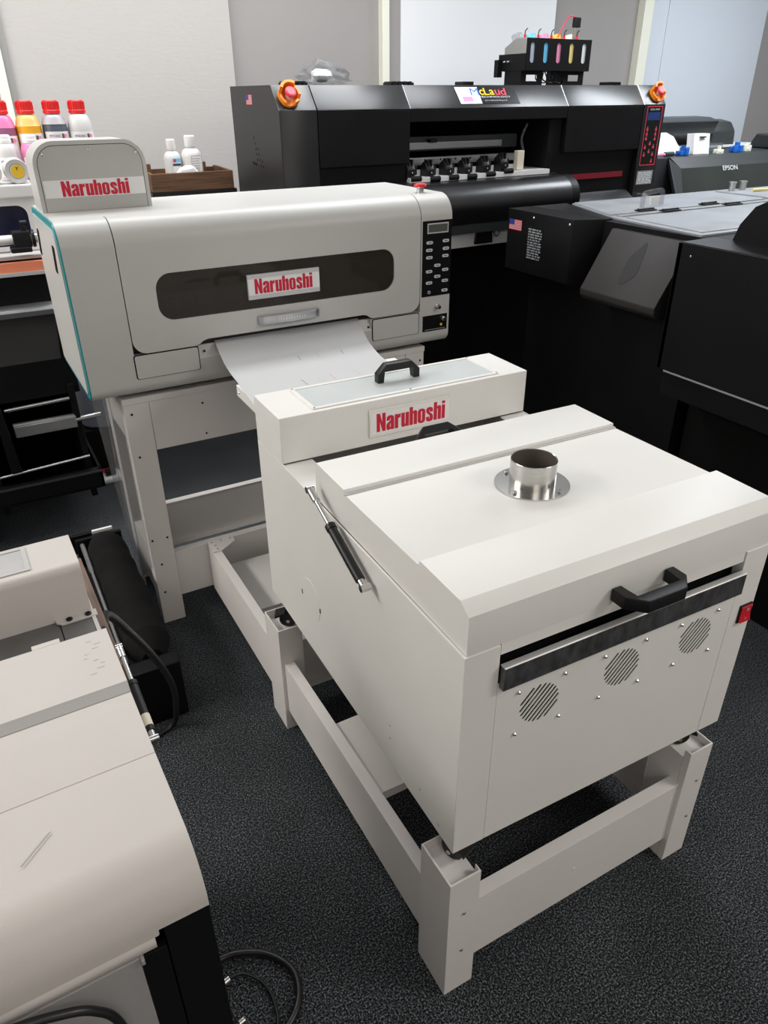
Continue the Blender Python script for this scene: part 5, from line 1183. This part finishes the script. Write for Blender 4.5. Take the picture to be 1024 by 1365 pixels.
obj('tape_band', tube(BM(), [(0.013, 0.268, 0.8720), (0.013, 0.247, 0.8685)], 0.0066, 18), 'strap', G)
obj('side_board', bx(BM(), 0.002, 0.016, 0.43, 0.80, 0.50, 0.845, 0.001), 'ply', G)
obj('body_side', bx(BM(), -0.006, 0.0, -0.050, 0.66, 0.30, 0.874), 'fg', G)  # unseen side, cream chosen to bounce light onto the stand
b = BM(); bx(b, gx0, -0.006, 0.0, 0.66, 0.30, 0.866); obj('body_core', b, 'black', G)
obj('corner_panel', bx(BM(), -0.050, 0.0, -0.060, -0.050, 0.04, 0.879, 0.001), 'black', G)
obj('inner_panel', bx(BM(), -0.080, -0.0515, -0.059, -0.049, 0.04, 0.846, 0.001), 'black', G)
obj('front_lip', bx(BM(), gx0, -0.0555, -0.0585, -0.045, 0.8665, 0.8795, 0.002), 'fg', G)
b = BM(); prism(b, [(-0.045, 0.866), (-0.052, 0.866), (-0.058, 0.862), (-0.058, 0.850), (-0.052, 0.846), (-0.045, 0.846)], gx0, -0.061, 'x'); obj('front_bar', b, 'fg', G, ang=60)
obj('front_panel', bx(BM(), gx0, -0.0805, -0.058, -0.046, 0.10, 0.8455, 0.001), 'fggrey', G)
obj('bar_stub', bx(BM(), -0.0805, -0.0765, -0.063, -0.05, 0.838, 0.8465, 0.001), 'fggrey', G)
obj('base', bx(BM(), gx0, -0.02, -0.03, 0.64, 0.0, 0.30), 'matte', G)
def gw(x, y, z):
    c, s = math.cos(GF[2]), math.sin(GF[2]); return (GF[0] + c * x - s * y, GF[1] + s * x + c * y, z)

# black fabric roll in its low frame
t = thing('take_up_roll', 'black fabric roll in a low black frame on the carpet beside the printer stand', 'roll', (0, 0, 0), (-0.32, 1.48, 0))
obj('base_box', bx(BM(), -0.415, -0.240, 1.130, 1.87, 0.0, 0.120, 0.003), 'matte', t)
obj('end_box', bx(BM(), -0.405, -0.236, 1.070, 1.128, 0.0, 0.205, 0.004), 'black', t)
obj('end_plate', bx(BM(), -0.400, -0.236, 1.872, 1.888, 0.0, 0.235, 0.003), 'black', t)
n = 22; pr = []
rng = random.Random(4)
cp_ = [(-0.302, 1.135 + (1.868 - 1.135) * i / n, 0.196 + 0.002 * math.sin(i * 0.9)) for i in range(n + 1)]
rs = [0.030 if i == 0 else 0.055 if i in (1, n) else 0.0685 + 0.0022 * math.sin(i * 1.7) + 0.0015 * math.sin(i * 3.1 + 1) for i in range(n + 1)]
b = BM(); tube(b, cp_, rs, 36); obj('fabric_roll', b, 'fabric', t)
b = BM(); tube(b, [(-0.379, 1.129, 0.213), (-0.379, 1.22, 0.213), (-0.379, 1.24, 0.215), (-0.379, 1.66, 0.215), (-0.379, 1.68, 0.213), (-0.379, 1.870, 0.213)], [0.0085, 0.0085, 0.0055, 0.0055, 0.0085, 0.0085], 12); obj('guide_rod', b, 'alu', t)
b = BM(); bx(b, -0.335, -0.262, 1.890, 1.902, 0.238, 0.250, 0.002); obj('white_stick', b, 'whiteP', t)
b = BM(); bx(b, -0.43, -0.338, 1.889, 1.905, 0.17, 0.246, 0.002); obj('far_bracket', b, 'black', t)

# cables
solo('power_cable', tube(BM(), smooth_path([gw(0.0, 0.49, 0.850), (-0.435, 0.55, 0.80), (-0.390, 0.66, 0.66), (-0.335, 0.80, 0.46), (-0.292, 0.92, 0.26), (-0.283, 1.00, 0.10), (-0.300, 1.03, 0.012), (-0.40, 1.00, 0.010)], 7), 0.0085, 10), 'cable', 'thick black cable drooping from the worn cream dryer past the fabric roll', 'cable')
solo('floor_cable', tube(BM(), smooth_path([(-0.46, 0.285, 0.012), (-0.39, 0.295, 0.012), (-0.345, 0.285, 0.014), (-0.295, 0.255, 0.012), (-0.262, 0.205, 0.012), (-0.262, 0.160, 0.012), (-0.285, 0.120, 0.012), (-0.33, 0.09, 0.012), (-0.40, 0.06, 0.012)], 7), 0.0075, 10), 'cable', 'thick black cable looping over the carpet below the worn cream dryer', 'cable')
t = thing('signal_cable', 'thin black cable with metal plugs on the carpet inside the thick cable loop', 'cable', (0, 0, 0), (-0.36, 0.2, 0))
b = BM(); tube(b, smooth_path([(-0.385, 0.247, 0.012), (-0.355, 0.24, 0.014), (-0.325, 0.205, 0.008), (-0.318, 0.16, 0.006), (-0.33, 0.11, 0.006), (-0.37, 0.07, 0.006)], 6), 0.0035, 8); obj('wire', b, 'cable', t)
b = BM(); cyl(b, (-0.405, 0.243, 0.010), (-0.385, 0.247, 0.012), 0.008, 12); obj('plug', b, 'chrome', t)
b = BM(); cyl(b, (-0.395, 0.155, 0.008), (-0.383, 0.157, 0.009), 0.007, 12); obj('plug', b, 'chrome', t)
solo('near_cable', tube(BM(), smooth_path([gw(-0.34, -0.072, 0.875), gw(-0.26, -0.072, 0.868), gw(-0.21, -0.072, 0.861), gw(-0.17, -0.073, 0.848), gw(-0.135, -0.074, 0.824), gw(-0.115, -0.075, 0.77), gw(-0.11, -0.075, 0.60)], 7), 0.0048, 10), 'cable', 'black cable hanging down the front of the worn cream dryer', 'cable')

# ================================================================== LIGHT
def area(name, loc, size, power, col=(1, 0.975, 0.94), rot=(0, 0, 0), sy=None):
    l = bpy.data.lights.new(name, 'AREA'); l.energy = power; l.color = col; l.size = size
    if sy: l.shape = 'RECTANGLE'; l.size_y = sy
    o = bpy.data.objects.new(name, l); COL.objects.link(o); o.location = loc; o.rotation_euler = rot; return o
area('ceiling_lamp_rear', (0.2, 2.45, 2.75), 3.0, 46, (0.97, 0.985, 1.0), sy=0.45)
area('ceiling_lamp_middle', (1.5, 2.0, 2.75), 1.0, 14, (0.93, 0.965, 1.0), sy=0.5)
area('ceiling_lamp_right', (3.8, 1.9, 2.75), 1.6, 50, (0.88, 0.94, 1.0), sy=0.6)
area('ceiling_lamp_left', (-2.6, 1.8, 2.75), 0.6, 84, (1, 0.965, 0.92), sy=2.0)
area('ceiling_lamp_front', (2.2, -1.5, 2.75), 1.4, 44, (1, 0.965, 0.93), sy=0.5)
area('fill_lamp_front_left', (-0.4, -2.3, 2.75), 1.4, 17, (1, 0.955, 0.91), sy=0.5)  # added fill light behind the camera for the darker front faces
w = bpy.data.worlds.new('room_air'); SC.world = w; w.use_nodes = True
w.node_tree.nodes['Background'].inputs['Color'].default_value = (1.0, 0.98, 0.96, 1); w.node_tree.nodes['Background'].inputs['Strength'].default_value = 0.33

# ================================================================== CAMERA
F_PX, YAW, PIT, ROLL = 975.8471, -0.50308637, -0.5171694, -0.00736024
cam = bpy.data.cameras.new('camera'); cam.sensor_fit = 'HORIZONTAL'; cam.sensor_width = 36.0; cam.lens = F_PX / 1024 * 36.0
cam.clip_start = 0.02; cam.clip_end = 60
co = bpy.data.objects.new('camera', cam); COL.objects.link(co)
f0 = Vector((-math.sin(YAW), math.cos(YAW), 0)); r0 = Vector((math.cos(YAW), math.sin(YAW), 0)); u0 = Vector((0, 0, 1))
fw = f0 * math.cos(PIT) + u0 * math.sin(PIT); up = -f0 * math.sin(PIT) + u0 * math.cos(PIT)
r2 = r0 * math.cos(ROLL) + up * math.sin(ROLL); u2 = -r0 * math.sin(ROLL) + up * math.cos(ROLL)
mw = Matrix((r2, u2, -fw)).transposed().to_4x4(); mw.translation = Vector((-0.50769256, -0.67642177, 1.65))
co.matrix_world = mw
SC.camera = co
vs = SC.view_settings; vs.view_transform = 'Standard'; vs.look = 'None'; vs.exposure = 0.0; vs.gamma = 1.0; vs.use_curve_mapping = False
SC.cycles.max_bounces = 8; SC.cycles.transparent_max_bounces = 12
try: SC.cycles.use_denoising = True
except Exception: pass
